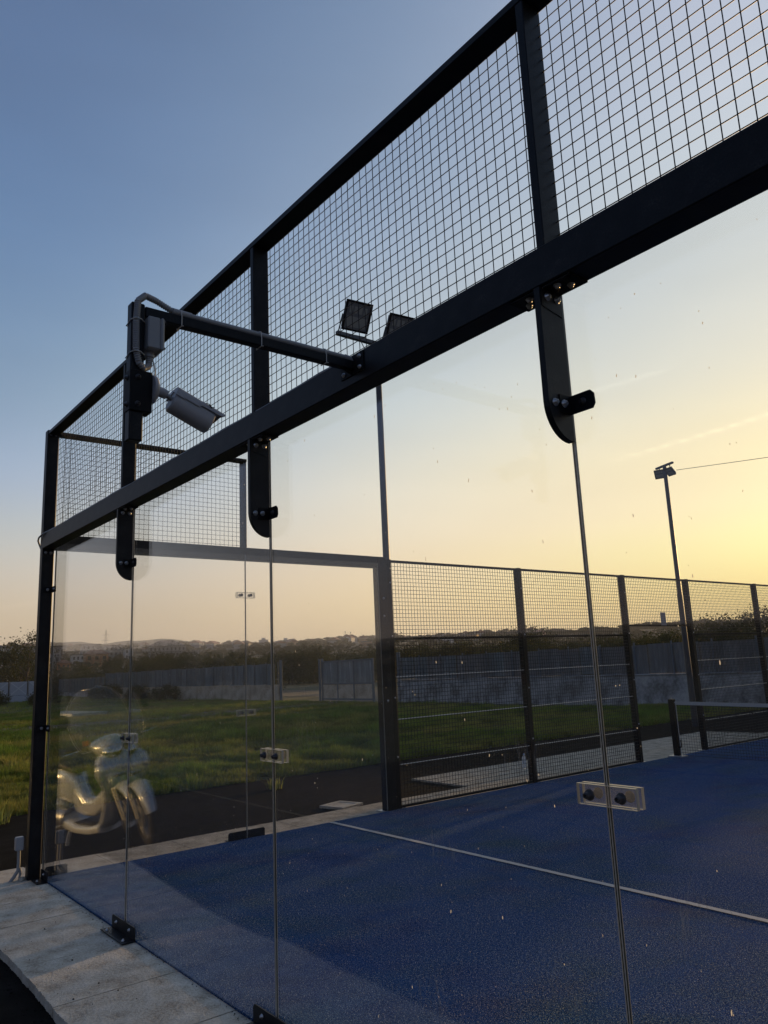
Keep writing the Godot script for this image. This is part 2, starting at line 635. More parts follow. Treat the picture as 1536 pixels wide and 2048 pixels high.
func ground() -> void:
	var f := noise(31, 2.2, 3)
	struct("ground", sheet([Vector2(-160, -135), Vector2(140, -135), Vector2(140, 130), Vector2(-160, 130)], -0.078), M.soil, "rough earth under the grass field round the court")
	# rising land beyond the field, out to the ridge
	var mb := MB.new()
	var rs := [90.0, 120.0, 160.0, 210.0, 270.0, 340.0, 420.0, 510.0, 600.0, 700.0, 800.0, 900.0, 1000.0, 1150.0, 1400.0]
	var hn := noise(33, 0.006, 4)
	var grid := []
	for i in 121:
		var az := -180.0 + i * 3.0
		var row := []
		for r in rs:
			var p := polar(az, r)
			p.y = land(p.x, p.z) + hn.get_noise_2d(p.x, p.z) * 2.2 * smoothstep(250.0, 700.0, r) - (0.4 if r < 130.0 else 0.0)
			row.append(p)
		grid.append(row)
	for i in 120:
		for j in rs.size() - 1:
			var nn: Vector3 = (grid[i + 1][j] - grid[i][j]).cross(grid[i][j + 1] - grid[i][j]).normalized()
			if nn.y < 0.0: nn = -nn
			mb.quad(grid[i][j], grid[i + 1][j], grid[i + 1][j + 1], grid[i][j + 1], nn)
	struct("hills", mb.mesh(), M.hill, "hazy low hill rising behind the town")
	# a second, paler ridge far behind
	var fb := MB.new()
	var prev := []
	for i in 81:
		var az := -100.0 + i * 0.75
		var el := 2.22 + 0.34 * smoothstep(-62.0, -70.0, az) + 0.10 * sin(az * 0.9) + 0.14 * exp(-pow((az + 66.4) / 0.9, 2.0)) + 0.06 * sin(az * 2.3) - 1.2 * smoothstep(-65.0, -58.0, az)
		var h := 1.7 + 2300.0 * tan(deg_to_rad(el))
		var cur := [polar(az, 1900.0, 0.0), polar(az, 2300.0, h), polar(az, 2700.0, 0.0)]
		if prev.size() > 0:
			for k in 2:
				var nn: Vector3 = (cur[k] - prev[k]).cross(prev[k + 1] - prev[k]).normalized()
				if nn.y < 0.0: nn = -nn
				fb.quad(prev[k], cur[k], cur[k + 1], prev[k + 1], nn)
		prev = cur
	struct("far_ridge", fb.mesh(), M.hill, "palest ridge on the skyline at the far left")
	# asphalt apron round the court
	var pts := rag(Vector2(-4.08, -26), Vector2(-4.08, 30), 0.12, 0.14, f)
	pts += [Vector2(-4.08, 30), Vector2(26, 30), Vector2(26, -26)]
	struct("asphalt", sheet(pts, -0.052), M.asphalt, "black asphalt apron round the court")
	# worn dirt track on the field and the road beyond the gate
	var path := rag(Vector2(-25.5, 6), Vector2(-23.2, -10.5), 0.5, 0.9, f) + rag(Vector2(-23.2, -10.5), Vector2(-23.0, -22.5), 0.5, 0.8, f) + rag(Vector2(-31.0, -22.5), Vector2(-26.0, -10.0), 0.5, 0.8, f) + rag(Vector2(-26.0, -10.0), Vector2(-29.0, 6.0), 0.5, 0.9, f)
	struct("dirt_track", sheet(path, -0.060), M.dirt, "worn dirt track crossing the grass to the gate")
	var road := rag(Vector2(-31, -22.5), Vector2(-25, -22.5), 0.6, 0.3, f) + rag(Vector2(-20, -36), Vector2(-90, -36), 0.8, 0.8, f) + rag(Vector2(-90, -27), Vector2(-31, -27), 0.8, 0.6, f)
	struct("dirt_road", sheet(road, -0.064), M.dirt, "pale dirt road seen through the open gate")


func court_floor() -> void:
	# turf with real thickness; the sand in it lies in uneven drifts
	var mb := MB.new()
	mb.colored = true
	var f := noise(41, 0.55, 4)
	var f2 := noise(42, 2.1, 3)
	var NX := 80
	var NZ := 160
	var P := []
	var C := []
	for i in NX + 1:
		var a := []
		var b := []
		for j in NZ + 1:
			var x := 0.002 + (9.996) * i / NX
			var z := 0.003 - 19.990 * j / NZ
			a.append(Vector3(x, 0.010 + 0.002 * f2.get_noise_2d(x, z), z))
			var k := 1.0 + 0.35 * f.get_noise_2d(x, z) + 0.25 * f2.get_noise_2d(x * 1.5, z)
			var s := clampf(0.5 + 0.9 * f.get_noise_2d(x + 40.0, z * 0.8), 0.0, 1.0)
			b.append(Color(k * lerpf(0.7, 2.6, s), k * lerpf(0.85, 1.35, s), k * lerpf(1.05, 0.85, s)))
		P.append(a)
		C.append(b)
	for i in NX:
		for j in NZ:
			var q := [P[i][j], P[i + 1][j], P[i + 1][j + 1], P[i][j + 1]]
			var k := [C[i][j], C[i + 1][j], C[i + 1][j + 1], C[i][j + 1]]
			for t in [[0, 1, 2], [0, 2, 3]]:
				# clockwise from above
				var o: Array = t if (q[t[1]] - q[t[0]]).cross(q[t[2]] - q[t[0]]).y < 0.0 else [t[0], t[2], t[1]]
				for s in o:
					mb.v.append(q[s])
					mb.n.append(Vector3.UP)
					mb.c.append(k[s])
	mb.col = Color(0.8, 0.8, 0.8)
	for s in [[Vector3(0.002, 0, 0.003), Vector3(9.998, 0, 0.003), Vector3(0, 0, 1)], [Vector3(0.002, 0, 0.003), Vector3(0.002, 0, -19.987), Vector3(-1, 0, 0)], [Vector3(9.998, 0, 0.003), Vector3(9.998, 0, -19.987), Vector3(1, 0, 0)]]:
		mb.quad(s[0] - Vector3(0, 0.02, 0), s[1] - Vector3(0, 0.02, 0), s[1] + Vector3(0, 0.010, 0), s[0] + Vector3(0, 0.010, 0), s[2])
	struct("turf", mb.mesh(), M.turf, "blue artificial turf of the court, dusted with sand")
	var ln := MB.new()
	var fl := noise(43, 9.0, 2)
	var pts := rag(Vector2(0.02, -3.0), Vector2(9.98, -3.0), 0.03, 0.004, fl) + rag(Vector2(9.98, -3.055), Vector2(0.02, -3.055), 0.03, 0.004, fl)
	struct("service_line", sheet(pts, 0.0165), M.line, "white service line crossing the blue turf")
	# concrete margin: slabs along the end wall and the side wall, joints open between them
	var kerb := thing("concrete_margin", "pale concrete slab margin along the foot of the glass end wall", "pavement")
	kerb.set_meta("kind", "structure")
	var fe := noise(44, 5.0, 4)
	var xs := [-0.62, 0.0, 0.60, 1.225, 2.14, 2.885, 3.6, 4.35, 5.1, 5.9, 6.7, 7.5, 8.3, 9.1, 9.9, 10.62]
	for i in xs.size() - 1:
		var x0: float = xs[i] + 0.004
		var x1: float = xs[i + 1] - 0.004
		var poly := PackedVector2Array()
		poly.append(Vector2(x0, 0.004))
		poly.append(Vector2(x1, 0.004))
		var m := 60
		for k in m + 1:
			var x := lerpf(x1, x0, float(k) / m)
			poly.append(Vector2(x, 0.69 + 0.014 * fe.get_noise_2d(x * 0.25, 3.0) + 0.007 * fe.get_noise_2d(x * 7.0, 9.0)))
		obj(kerb, "slab", slab_mesh(poly, 0.10, -0.002 + 0.003 * fe.get_noise_1d(i * 20.0)), M.concrete)
	var side := thing("side_margin", "narrow concrete slab margin along the foot of the side wall", "pavement")
	side.set_meta("kind", "structure")
	var zs := [-0.004, -0.65, -1.42, -1.95, -2.7, -3.5, -4.25, -5.05, -5.85, -6.6, -7.4, -8.2, -9.0, -9.8, -10.6, -11.4, -12.2, -13.0, -14.0, -15.0, -16.0, -17.0, -18.0, -19.0, -20.0]
	for i in zs.size() - 1:
		var z0: float = zs[i] - 0.003
		var z1: float = zs[i + 1] + 0.003
		var poly := PackedVector2Array([Vector2(-0.004, z0), Vector2(-0.004, z1)])
		for k in 9:
			var z := lerpf(z1, z0, k / 8.0)
			poly.append(Vector2(-0.60 + 0.02 * fe.get_noise_2d(z * 1.2, 30.0), z))
		obj(side, "slab", slab_mesh(poly, 0.10, -0.002 + 0.003 * fe.get_noise_1d(i * 31.0)), M.side_concrete)
	# slab in front of the gate
	var pad := MB.new()
	pad.span(Vector3(-2.0, -0.12, -14.5), Vector3(-0.63, -0.028, -5.9), 0.006)
	struct("gate_pad", pad.mesh(), M.side_concrete, "concrete pad on the asphalt outside the court gate")


func slab_mesh(poly: PackedVector2Array, depth: float, top: float) -> ArrayMesh:
	var mb := MB.new()
	# outline lies in x and z: prism's own y is the world's z
	mb.prism(poly, depth, Transform3D(Basis(Vector3(1, 0, 0), Vector3(0, 0, 1), Vector3(0, 1, 0)), Vector3(0, top - depth * 0.5, 0)))
	return mb.mesh()


# ---------------------------------------------------------------- glass walls
# welded mesh: bars along u every 50 mm of the height, along the height every 50 mm of u
func wire_grid(o: Vector3, u: Vector3, len_u: float, h: float, r := 0.0022, pitch := 0.05) -> ArrayMesh:
	var mb := MB.new()
	var w := u.cross(Vector3.UP).normalized()
	var m := int(len_u / pitch)
	for i in m + 1:
		var p := o + u * (i * pitch + (len_u - m * pitch) * 0.5)
		mb.bar(p, p + Vector3(0, h, 0), r, 5, false)
	var k := int(h / pitch)
	for i in k + 1:
		var p := o + Vector3(0, i * pitch + (h - k * pitch) * 0.5, 0) + w * r * 1.7
		mb.bar(p, p + u * len_u, r, 5, false)
	return mb.mesh()


func bolt_head(r: float, h: float) -> ArrayMesh:
	var mb := MB.new()
	mb.lathe(PackedVector2Array([Vector2(r * 1.5, 0), Vector2(r * 1.5, h * 0.25), Vector2(r * 1.02, h * 0.26), Vector2(r, h * 0.8), Vector2(r * 0.8, h), Vector2(r * 0.45, h), Vector2(r * 0.42, h * 0.6)]), Transform3D.IDENTITY, 12)
	return mb.mesh()


const OUT_Z := Basis(Vector3(1, 0, 0), Vector3(0, 0, 1), Vector3(0, -1, 0))   # turns +y to +z
const OUT_X := Basis(Vector3(0, -1, 0), Vector3(1, 0, 0), Vector3(0, 0, 1))   # turns +y to +x
const OUT_NX := Basis(Vector3(0, 1, 0), Vector3(-1, 0, 0), Vector3(0, 0, 1))


func fin_poly() -> PackedVector2Array:
	# seen along x: across = distance from the glass, upwards = height; quarter round at the outer foot
	var p := PackedVector2Array([Vector2(0.006, 2.902), Vector2(0.120, 2.902), Vector2(0.120, 2.505)])
	for k in range(1, 11):
		var a := k / 10.0 * PI / 2
		p.append(Vector2(0.006 + 0.114 * cos(a), 2.505 - 0.128 * sin(a)))
	return p


func end_wall() -> void:
	var w := thing("glass_wall", "long nearest glass wall of the court, black steel frame with mesh above", "glass wall", Vector3(0, 0, 0))
	# long beam at 3 m, box section with a cap joint
	var mb := MB.new()
	mb.span(Vector3(-0.02, 2.905, 0.004), Vector3(10.1, 3.043, 0.116), 0.004)
	obj(w, "beam", mb.mesh(), M.steel)
	mb = MB.new()
	mb.span(Vector3(-0.033, 4.028, 0.004), Vector3(10.033, 4.062, 0.104), 0.003)
	obj(w, "top_rail", mb.mesh(), M.steel)
	mb = MB.new()
	mb.span(Vector3(-0.118, -0.002, 0.003), Vector3(-0.034, 4.075, 0.110), 0.005)
	obj(w, "corner_post", mb.mesh(), M.steel)
	mb = MB.new()
	mb.span(Vector3(10.034, -0.002, 0.003), Vector3(10.118, 4.075, 0.110), 0.005)
	obj(w, "corner_post", mb.mesh(), M.steel)
	for x in [2.0, 4.0, 6.0, 8.0]:
		mb = MB.new()
		mb.span(Vector3(x + 0.002, 3.044, 0.006), Vector3(x + 0.037, 4.027, 0.103), 0.003)
		obj(w, "upright", mb.mesh(), M.steel)
	for i in 5:
		obj(w, "wire_mesh", wire_grid(Vector3(i * 2.0 + 0.03, 3.045, 0.018), Vector3(1, 0, 0), 1.95, 0.983, 0.0020), M.wire)
	# thin edge angle that holds the mesh, seen along the beam top
	mb = MB.new()
	mb.span(Vector3(-0.03, 3.044, 0.012), Vector3(10.0, 3.062, 0.036))
	obj(w, "mesh_rail", mb.mesh(), M.steel_matt)
	# fins that hang from the beam and hold the glass
	var bh := bolt_head(0.009, 0.012)
	for x in [2.0, 4.0, 6.0, 8.0]:
		var f := MB.new()
		f.prism(fin_poly(), 0.024, Transform3D(Basis(Vector3(0, 0, 1), Vector3(0, 1, 0), Vector3(-1, 0, 0)), Vector3(x, 0, 0)))
		# reinforcing plate at its head
		f.prism(PackedVector2Array([Vector2(0.012, 2.900), Vector2(0.114, 2.900), Vector2(0.114, 2.835), Vector2(0.012, 2.815)]), 0.030, Transform3D(Basis(Vector3(0, 0, 1), Vector3(0, 1, 0), Vector3(-1, 0, 0)), Vector3(x, 0, 0)))
		var fin := obj(w, "fin_bracket", f.mesh(), M.steel)
		var tb := MB.new()
		for s in [1.0]:
			var poly := PackedVector2Array()
			for q in [[0.006, 0.032], [0.095, 0.032], [0.108, 0.018], [0.110, -0.016], [0.100, -0.031], [0.006, -0.031]]:
				poly.append(Vector2(q[0] * s, q[1]))
			tb.prism(poly, 0.006, T(Vector3(x, 2.520 - 0.02, 0.012)))
			tb.span(Vector3(x + s * 0.0122, 2.469, 0.015), Vector3(x + s * 0.0172, 2.531, 0.07))
		obj(fin, "glass_tab", tb.mesh(), M.steel_matt)
		for q in [[2.872, 0.035], [2.872, 0.085], [2.50, 0.05], [2.50, 0.09]]:
			obj(fin, "bolt", bh, M.bolt, T(Vector3(x + (0.0152 if q[0] > 2.8 else (0.0122 if q[1] > 0.07 else 0.0174)), q[0], q[1]), OUT_X))
		for s in [1.0]:
			obj(fin, "bolt", bh, M.dark_bolt, T(Vector3(x + s * 0.065, 2.50, 0.015), OUT_Z))
		# plate under the beam
		var pl := MB.new()
		pl.span(Vector3(x - 0.13, 2.896, 0.01), Vector3(x + 0.13, 2.9035, 0.108), 0.002)
		var pp := obj(w, "beam_plate", pl.mesh(), M.steel_matt)
		for q in [[-0.09, 0.05], [0.09, 0.05], [0.06, 0.085], [-0.06, 0.085]]:
			obj(pp, "bolt", bh, M.bolt, T(Vector3(x + q[0], 2.896, q[1]), Basis(Vector3(1, 0, 0), PI)))
	# tabs from the corner post
	for y in [2.52, 1.268]:
		var tb := MB.new()
		tb.span(Vector3(-0.034, y - 0.028, 0.010), Vector3(0.10, y + 0.028, 0.017), 0.002)
		tb.span(Vector3(-0.033, y - 0.028, 0.017), Vector3(-0.026, y + 0.028, 0.09), 0.001)
		var t := obj(w, "glass_tab", tb.mesh(), M.steel_matt)
		obj(t, "bolt", bh, M.bolt, T(Vector3(0.062, y, 0.017), OUT_Z))
		obj(t, "bolt", bh, M.bolt, T(Vector3(-0.026, y, 0.05), OUT_X))
	for y in [4.03, 2.87]:
		for z in [0.035, 0.08]:
			obj(w, "bolt", bh, M.bolt, T(Vector3(-0.0335, y, z), OUT_X))
	# glass
	for i in 5:
		var g := piece(w, "glass_pane", Vector3(i * 2.0, 0, 0), 0.0)
		glass(g, 2.0, i)
	# joint clips of clear acrylic
	for i in 4:
		clip(w, Vector3(2.0 + i * 2.0, 1.266, 0), 0.0)
	for i in 4:
		foot(w, Vector3(2.01 + i * 2.0, 0, 0), 0.0, 0.42)
	foot(w, Vector3(0.10, 0, 0), 0.0, 0.19)


func glass(g: Node3D, wd: float, k: int) -> void:
	var mb := MB.new()
	mb.span(Vector3(0.004, 0.012, -0.012), Vector3(wd - 0.004, 2.96, 0.0))
	# the two large faces only; the ground edges are a part of their own
	var fa := MB.new()
	for z in [0.0, -0.012]:
		if k == 1:
			# this pane is slightly bowed outward between its joints
			var cols := 40
			for i in cols:
				var q := []
				for t in 2:
					var x := lerpf(0.004, wd - 0.004, float(i + t) / cols)
					var dz := 0.015 * sin(PI * x / wd)
					var nn := Vector3(-0.015 * PI / wd * cos(PI * x / wd), 0, 1).normalized() * (1.0 if z == 0.0 else -1.0)
					q.append([Vector3(x, 0.012, z + dz), Vector3(x, 2.96, z + dz), nn])
				fa.tri(q[0][0], q[1][0], q[1][1], q[0][2], q[1][2], q[1][2])
				fa.tri(q[0][0], q[1][1], q[0][1], q[0][2], q[1][2], q[0][2])
			continue
		fa.quad(Vector3(0.004, 0.012, z), Vector3(wd - 0.004, 0.012, z), Vector3(wd - 0.004, 2.96, z), Vector3(0.004, 2.96, z), Vector3(0, 0, 1.0 if z == 0.0 else -1.0))
	obj(g, "pane", fa.mesh(), M.glass)
	for x in [0.0038, wd - 0.0038]:
		var e := MB.new()
		e.box(Vector3(x, 1.486, -0.006), Vector3(0.0022, 2.95, 0.0092))
		var pe := obj(g, "polished_edge", e.mesh(), M.glass_edge)
		e = MB.new()
		for zz in [-0.0008, -0.0112]:
			e.box(Vector3(x, 1.486, zz), Vector3(0.0024, 2.95, 0.0011))
		obj(pe, "arris", e.mesh(), M.arris)
	# dried drops and grit stuck to the outside
	var d := MB.new()
	var r := RandomNumberGenerator.new()
	r.seed = 900 + k
	var fan := PackedVector2Array()
	for i in 7:
		var a := TAU * i / 7.0
		fan.append(Vector2(cos(a), sin(a)))
	for i in [90, 150, 330, 280, 40, 60][k]:
		var ax: float = lerpf(0.0006, 0.0023, pow(r.randf(), 2.2))
		var ay := ax * lerpf(1.0, 4.5, pow(r.randf(), 2.0))
		var ce := Vector3(r.randf_range(0.03, wd - 0.03), (0.1 + 2.75 * pow(r.randf(), 0.8)) if i % 3 > 0 else 0.02 + 0.35 * pow(r.randf(), 2.0), 0.0)
		var rot := Basis(Vector3(0, 0, 1), r.randf_range(-0.25, 0.25))
		var top := ce + Vector3(0, 0, 0.0012)
		for j in 7:
			var a := ce + rot * Vector3(fan[j].x * ax, fan[j].y * ay, 0.0002)
			var b := ce + rot * Vector3(fan[(j + 1) % 7].x * ax, fan[(j + 1) % 7].y * ay, 0.0002)
			var nn := (a + b - ce * 2.0).normalized() * 0.6 + Vector3(0, 0, 0.8)
			d.tri(top, a, b, Vector3(0, 0, 1), nn.normalized(), nn.normalized())
	var o := obj(g, "dried_drops", d.mesh(), M.speck)
	o.set_meta("kind", "stuff")
	# wiped hand marks and dried runs, thin films on the outer face
	var f := MB.new()
	for q in [[0, 0], [3, 2], [5, 3], [4, 3], [1, 0], [1, 0]][k][0]:
		var ce := Vector3(r.randf_range(0.2, wd - 0.2), r.randf_range(0.35, 1.5), 0.0006)
		for i in 9:
			var x := ce.x + r.randfn() * 0.05
			var y := ce.y + r.randfn() * 0.04
			var ln := r.randf_range(0.04, 0.22)
			var sw := r.randf_range(-0.05, 0.05)
			var hw := r.randf_range(0.0012, 0.005)
			var a := Vector3(x, y + ln * 0.5, ce.z + i * 0.00002)
			var b := Vector3(x + sw, y - ln * 0.5, ce.z + i * 0.00002)
			var m := (a + b) * 0.5 + Vector3(sw * 0.3, 0, 0)
			f.tri(a, m + Vector3(hw, 0, 0), m - Vector3(hw, 0, 0), Vector3(0, 0, 1), Vector3(0, 0, 1), Vector3(0, 0, 1))
			f.tri(m + Vector3(hw, 0, 0), b, m - Vector3(hw, 0, 0), Vector3(0, 0, 1), Vector3(0, 0, 1), Vector3(0, 0, 1))
	if f.v.size() > 0:
		var sm := obj(g, "smears", f.mesh(), M.smear)
		sm.set_meta("kind", "stuff")


func clip(w: Node3D, at: Vector3, turn: float) -> void:
	var c := piece(w, "glass_clip", at, turn)
	for s in [1.0, -1.0]:
		var mb := MB.new()
		mb.box(Vector3(0.006, 0, 0.008 if s > 0.0 else -0.020), Vector3(0.212, 0.060, 0.012), 0.0015)
		obj(c, "acrylic_plate", mb.mesh(), M.acrylic)
		var eb := MB.new()
		var zc := 0.008 if s > 0.0 else -0.020
		for q in [-1.0, 1.0]:
			eb.box(Vector3(0.006, q * 0.0304, zc), Vector3(0.2128, 0.0010, 0.0122))
			eb.box(Vector3(0.006 + q * 0.1064, 0, zc), Vector3(0.0010, 0.0594, 0.0122))
		obj(c, "plate_edge", eb.mesh(), M.acrylic_edge)
	for x in [-0.052, 0.062]:
		var wa := MB.new()
		wa.lathe(PackedVector2Array([Vector2(0.017, 0), Vector2(0.0175, 0.002), Vector2(0.016, 0.003)]), T(Vector3(x, 0, 0.0145), OUT_Z), 18)
		obj(c, "washer", wa.mesh(), M.washer)
		obj(c, "bolt", bolt_head(0.010, 0.022), M.dark_bolt, T(Vector3(x, 0, 0.0176), OUT_Z))
		var wb := MB.new()
		wb.lathe(PackedVector2Array([Vector2(0.017, 0), Vector2(0.0175, 0.002), Vector2(0.016, 0.003)]), T(Vector3(x, 0, -0.0295), OUT_Z), 18)
		obj(c, "washer", wb.mesh(), M.washer)


func foot(w: Node3D, at: Vector3, turn: float, ln: float) -> void:
	var c := piece(w, "foot_bracket", at, turn)
	var mb := MB.new()
	var h := ln * 0.5
	var q := 0.014
	mb.prism(PackedVector2Array([Vector2(-h, 0.003), Vector2(h, 0.003), Vector2(h, 0.088 - q), Vector2(h - q, 0.088), Vector2(-h + q, 0.088), Vector2(-h, 0.088 - q)]), 0.007, T(Vector3(0, 0, 0.0095)))
	mb.span(Vector3(-h, 0.002, 0.0131), Vector3(h, 0.009, 0.092), 0.002)
	obj(c, "angle", mb.mesh(), M.steel)
	var bh := bolt_head(0.008, 0.012)
	for x in ([-0.12, 0.12] if ln > 0.3 else [0.0]):
		obj(c, "bolt", bh, M.bolt, T(Vector3(x, 0.055, 0.0131), OUT_Z))
		obj(c, "anchor", bh, M.bolt, T(Vector3(x * 1.25, 0.009, 0.065)))


func side_wall() -> void:
	var w := thing("glass_wall", "short two-pane glass side wall behind the near glass, mesh above its first bay", "glass wall")
	var mb := MB.new()
	mb.span(Vector3(-0.116, 2.905, -3.86), Vector3(-0.004, 3.043, -0.002), 0.004)
	obj(w, "beam", mb.mesh(), M.steel)
	mb = MB.new()
	mb.span(Vector3(-0.104, 4.028, -2.03), Vector3(-0.004, 4.062, -0.002), 0.003)
	obj(w, "top_rail", mb.mesh(), M.steel)
	mb = MB.new()
	mb.span(Vector3(-0.103, 3.044, -2.025), Vector3(-0.006, 4.027, -1.985), 0.003)
	obj(w, "upright", mb.mesh(), M.steel)
	mb = MB.new()
	mb.span(Vector3(-0.118, -0.002, -4.0), Vector3(-0.004, 3.043, -3.862), 0.004)
	obj(w, "end_post", mb.mesh(), M.steel)
	mb = MB.new()
	mb.span(Vector3(-0.17, 0.0, -4.06), Vector3(0.03, 0.008, -3.81), 0.002)
	obj(w, "base_plate", mb.mesh(), M.galvanised)
	obj(w, "wire_mesh", wire_grid(Vector3(-0.022, 3.045, -0.04), Vector3(0, 0, -1), 1.93, 0.983, 0.0021), M.wire)
	var bh := bolt_head(0.010, 0.012)
	for y in [1.27, 2.3, 2.52]:
		obj(w, "bolt", bh, M.bolt, T(Vector3(-0.004, y, -3.93), OUT_X))
	for i in 2:
		var g := piece(w, "glass_pane", Vector3(0, 0, -i * 2.0), PI / 2)
		glass(g, 2.0 if i == 0 else 1.86, 0 if i == 0 else 5)
	clip(w, Vector3(0, 1.266, -2.0), -PI / 2)
	clip(w, Vector3(0, 2.512, -2.0), -PI / 2)
	foot(w, Vector3(-0.001, 0, -2.0), -PI / 2, 0.42)
	foot(w, Vector3(-0.001, 0, -0.12), -PI / 2, 0.19)


func fence() -> void:
	var f := thing("side_fence", "black mesh fence along the court side with thick posts and pale wires", "fence")
	var posts := [4.04, 6.50, 9.07, 11.05, 13.62, 16.1, 18.6]
	var bh := bolt_head(0.008, 0.01)
	for z in posts:
		var mb := MB.new()
		mb.span(Vector3(-0.10, 0.0, -z - 0.04), Vector3(-0.01, 3.02, -z + 0.04), 0.004)
		var po := obj(f, "post", mb.mesh(), M.steel_matt)
		var pl := MB.new()
		pl.span(Vector3(-0.15, 0.0005, -z - 0.11), Vector3(0.04, 0.009, -z + 0.11), 0.002)
		obj(po, "base_plate", pl.mesh(), M.galvanised)
		for y in [0.6, 1.3, 2.05, 2.72]:
			obj(po, "bolt", bh, M.bolt, T(Vector3(-0.0098, y, -z - 0.01), OUT_X))
	var top := MB.new()
	top.span(Vector3(-0.07, 2.985, -20.0), Vector3(-0.03, 3.015, -4.085), 0.003)
	obj(f, "top_rail", top.mesh(), M.steel_matt)
	for i in posts.size():
		var z0: float = posts[i] + 0.042
		var z1: float = posts[i + 1] - 0.042 if i + 1 < posts.size() else 20.0
		var gate: bool = i == 2
		var mr := MB.new()
		var ym := 2.18 if gate else 2.02
		mr.span(Vector3(-0.065, ym - 0.016, -z1), Vector3(-0.03, ym + 0.016, -z0), 0.003)
		obj(f, "mid_rail", mr.mesh(), M.steel_matt)
		var y0 := 2.20 if gate else 0.03
		obj(f, "wire_mesh", wire_grid(Vector3(-0.024, y0, -z0), Vector3(0, 0, -1), z1 - z0, 2.985 - y0, 0.0029), M.wire)
		if gate:
			continue
		var br := MB.new()
		br.span(Vector3(-0.05, 0.012, -z1), Vector3(-0.02, 0.042, -z0), 0.003)
		obj(f, "bottom_rail", br.mesh(), M.steel_matt)
		for y in [0.507, 1.04, 1.55]:
			var b := MB.new()
			b.bar(Vector3(-0.030, y, -z0), Vector3(-0.030, y, -z1), 0.0048, 8)
			obj(f, "tension_wire", b.mesh(), M.bar)
	# notice above the opening
	var n := thing("notice", "small pale notice hung on the mesh above the court entrance", "sign", Vector3(-0.014, 2.19, -10.14))
	var mb := MB.new()
	mb.box(Vector3(0, 0.10, 0), Vector3(0.003, 0.225, 0.165), 0.001)
	obj(n, "board", mb.mesh(), M.label_white)
	var pr := MB.new()
	for r in 5:
		for c in 2:
			pr.box(Vector3(0.0022, 0.03 + r * 0.035, -0.034 + c * 0.068), Vector3(0.0008, 0.018, 0.050))
	obj(n, "print", pr.mesh(), M.print_grey)


func net() -> void:
	var p := thing("net_post", "black square net post with crank standing on the turf edge", "post", Vector3(0.05, 0, -10.0))
	var mb := MB.new()
	mb.span(Vector3(-0.045, 0.0, -0.045), Vector3(0.045, 0.935, 0.045), 0.005)
	obj(p, "column", mb.mesh(), M.steel_matt)
	mb = MB.new()
	mb.span(Vector3(-0.12, 0.0005, -0.10), Vector3(0.13, 0.0235, 0.10), 0.003)
	obj(p, "base_plate", mb.mesh(), M.galvanised)
	mb = MB.new()
	mb.bar(Vector3(0.045, 0.16, 0.0), Vector3(0.085, 0.16, 0.0), 0.012, 10)
	mb.tube(PackedVector3Array([Vector3(0.085, 0.16, 0), Vector3(0.092, 0.20, 0), Vector3(0.092, 0.27, 0.01), Vector3(0.11, 0.28, 0.01)]), 0.008, 8)
	obj(p, "crank", mb.mesh(), M.steel_matt)
	mb = MB.new()
	mb.lathe(PackedVector2Array([Vector2(0.012, 0), Vector2(0.012, 0.03)]), T(Vector3(0, 0.93, 0)), 10)
	obj(p, "cap_bolt", mb.mesh(), M.bolt)
	var n := thing("court_net", "black net with pale top tape crossing the blue court", "net", Vector3(0, 0, -10.0))
	mb = MB.new()
	var m := 40
	for i in m:
		var x0 := 0.11 + 9.78 * i / m
		var x1 := 0.11 + 9.78 * (i + 1) / m
		var y0 := 0.90 - 0.05 * sin(PI * i / m)
		var y1 := 0.90 - 0.05 * sin(PI * (i + 1) / m)
		for s in [1.0, -1.0]:
			mb.quad(Vector3(x0, y0 - 0.055, s * 0.004), Vector3(x1, y1 - 0.055, s * 0.004), Vector3(x1, y1, s * 0.004), Vector3(x0, y0, s * 0.004), Vector3(0, 0, s))
		mb.quad(Vector3(x0, y0, -0.004), Vector3(x1, y1, -0.004), Vector3(x1, y1, 0.004), Vector3(x0, y0, 0.004), Vector3.UP)
	obj(n, "top_tape", mb.mesh(), M.net_tape)
	mb = MB.new()
	for i in 218:
		var x := 0.11 + i * 0.0449
		mb.bar(Vector3(x, 0.03, 0), Vector3(x, 0.85 - 0.05 * sin(PI * x / 10.0), 0), 0.0024, 4, false)
	for k in 19:
		var y := 0.03 + k * 0.0449
		var path := PackedVector3Array()
		for i in 21:
			path.append(Vector3(0.11 + 9.78 * i / 20.0, y - 0.05 * sin(PI * i / 20.0) * y / 0.85, 0.0015))
		mb.tube(path, 0.0024, 4, false)
	obj(n, "netting", mb.mesh(), M.net_cord)
	mb = MB.new()
	mb.tube(PackedVector3Array([Vector3(0.09, 0.885, 0.002), Vector3(0.14, 0.86, 0.006)]), 0.004, 6)
	mb.bar(Vector3(0.12, 0.85, 0), Vector3(0.12, 0.03, 0), 0.006, 6)
	obj(n, "side_cord", mb.mesh(), M.net_tape)
	var p2 := p.duplicate()
	p2.name = numbered(self, "net_post")
	add_child(p2, true)
	p2.position = Vector3(9.95, 0, -10.0)
	p2.set_meta("label", "black square net post at the far right end of the net")


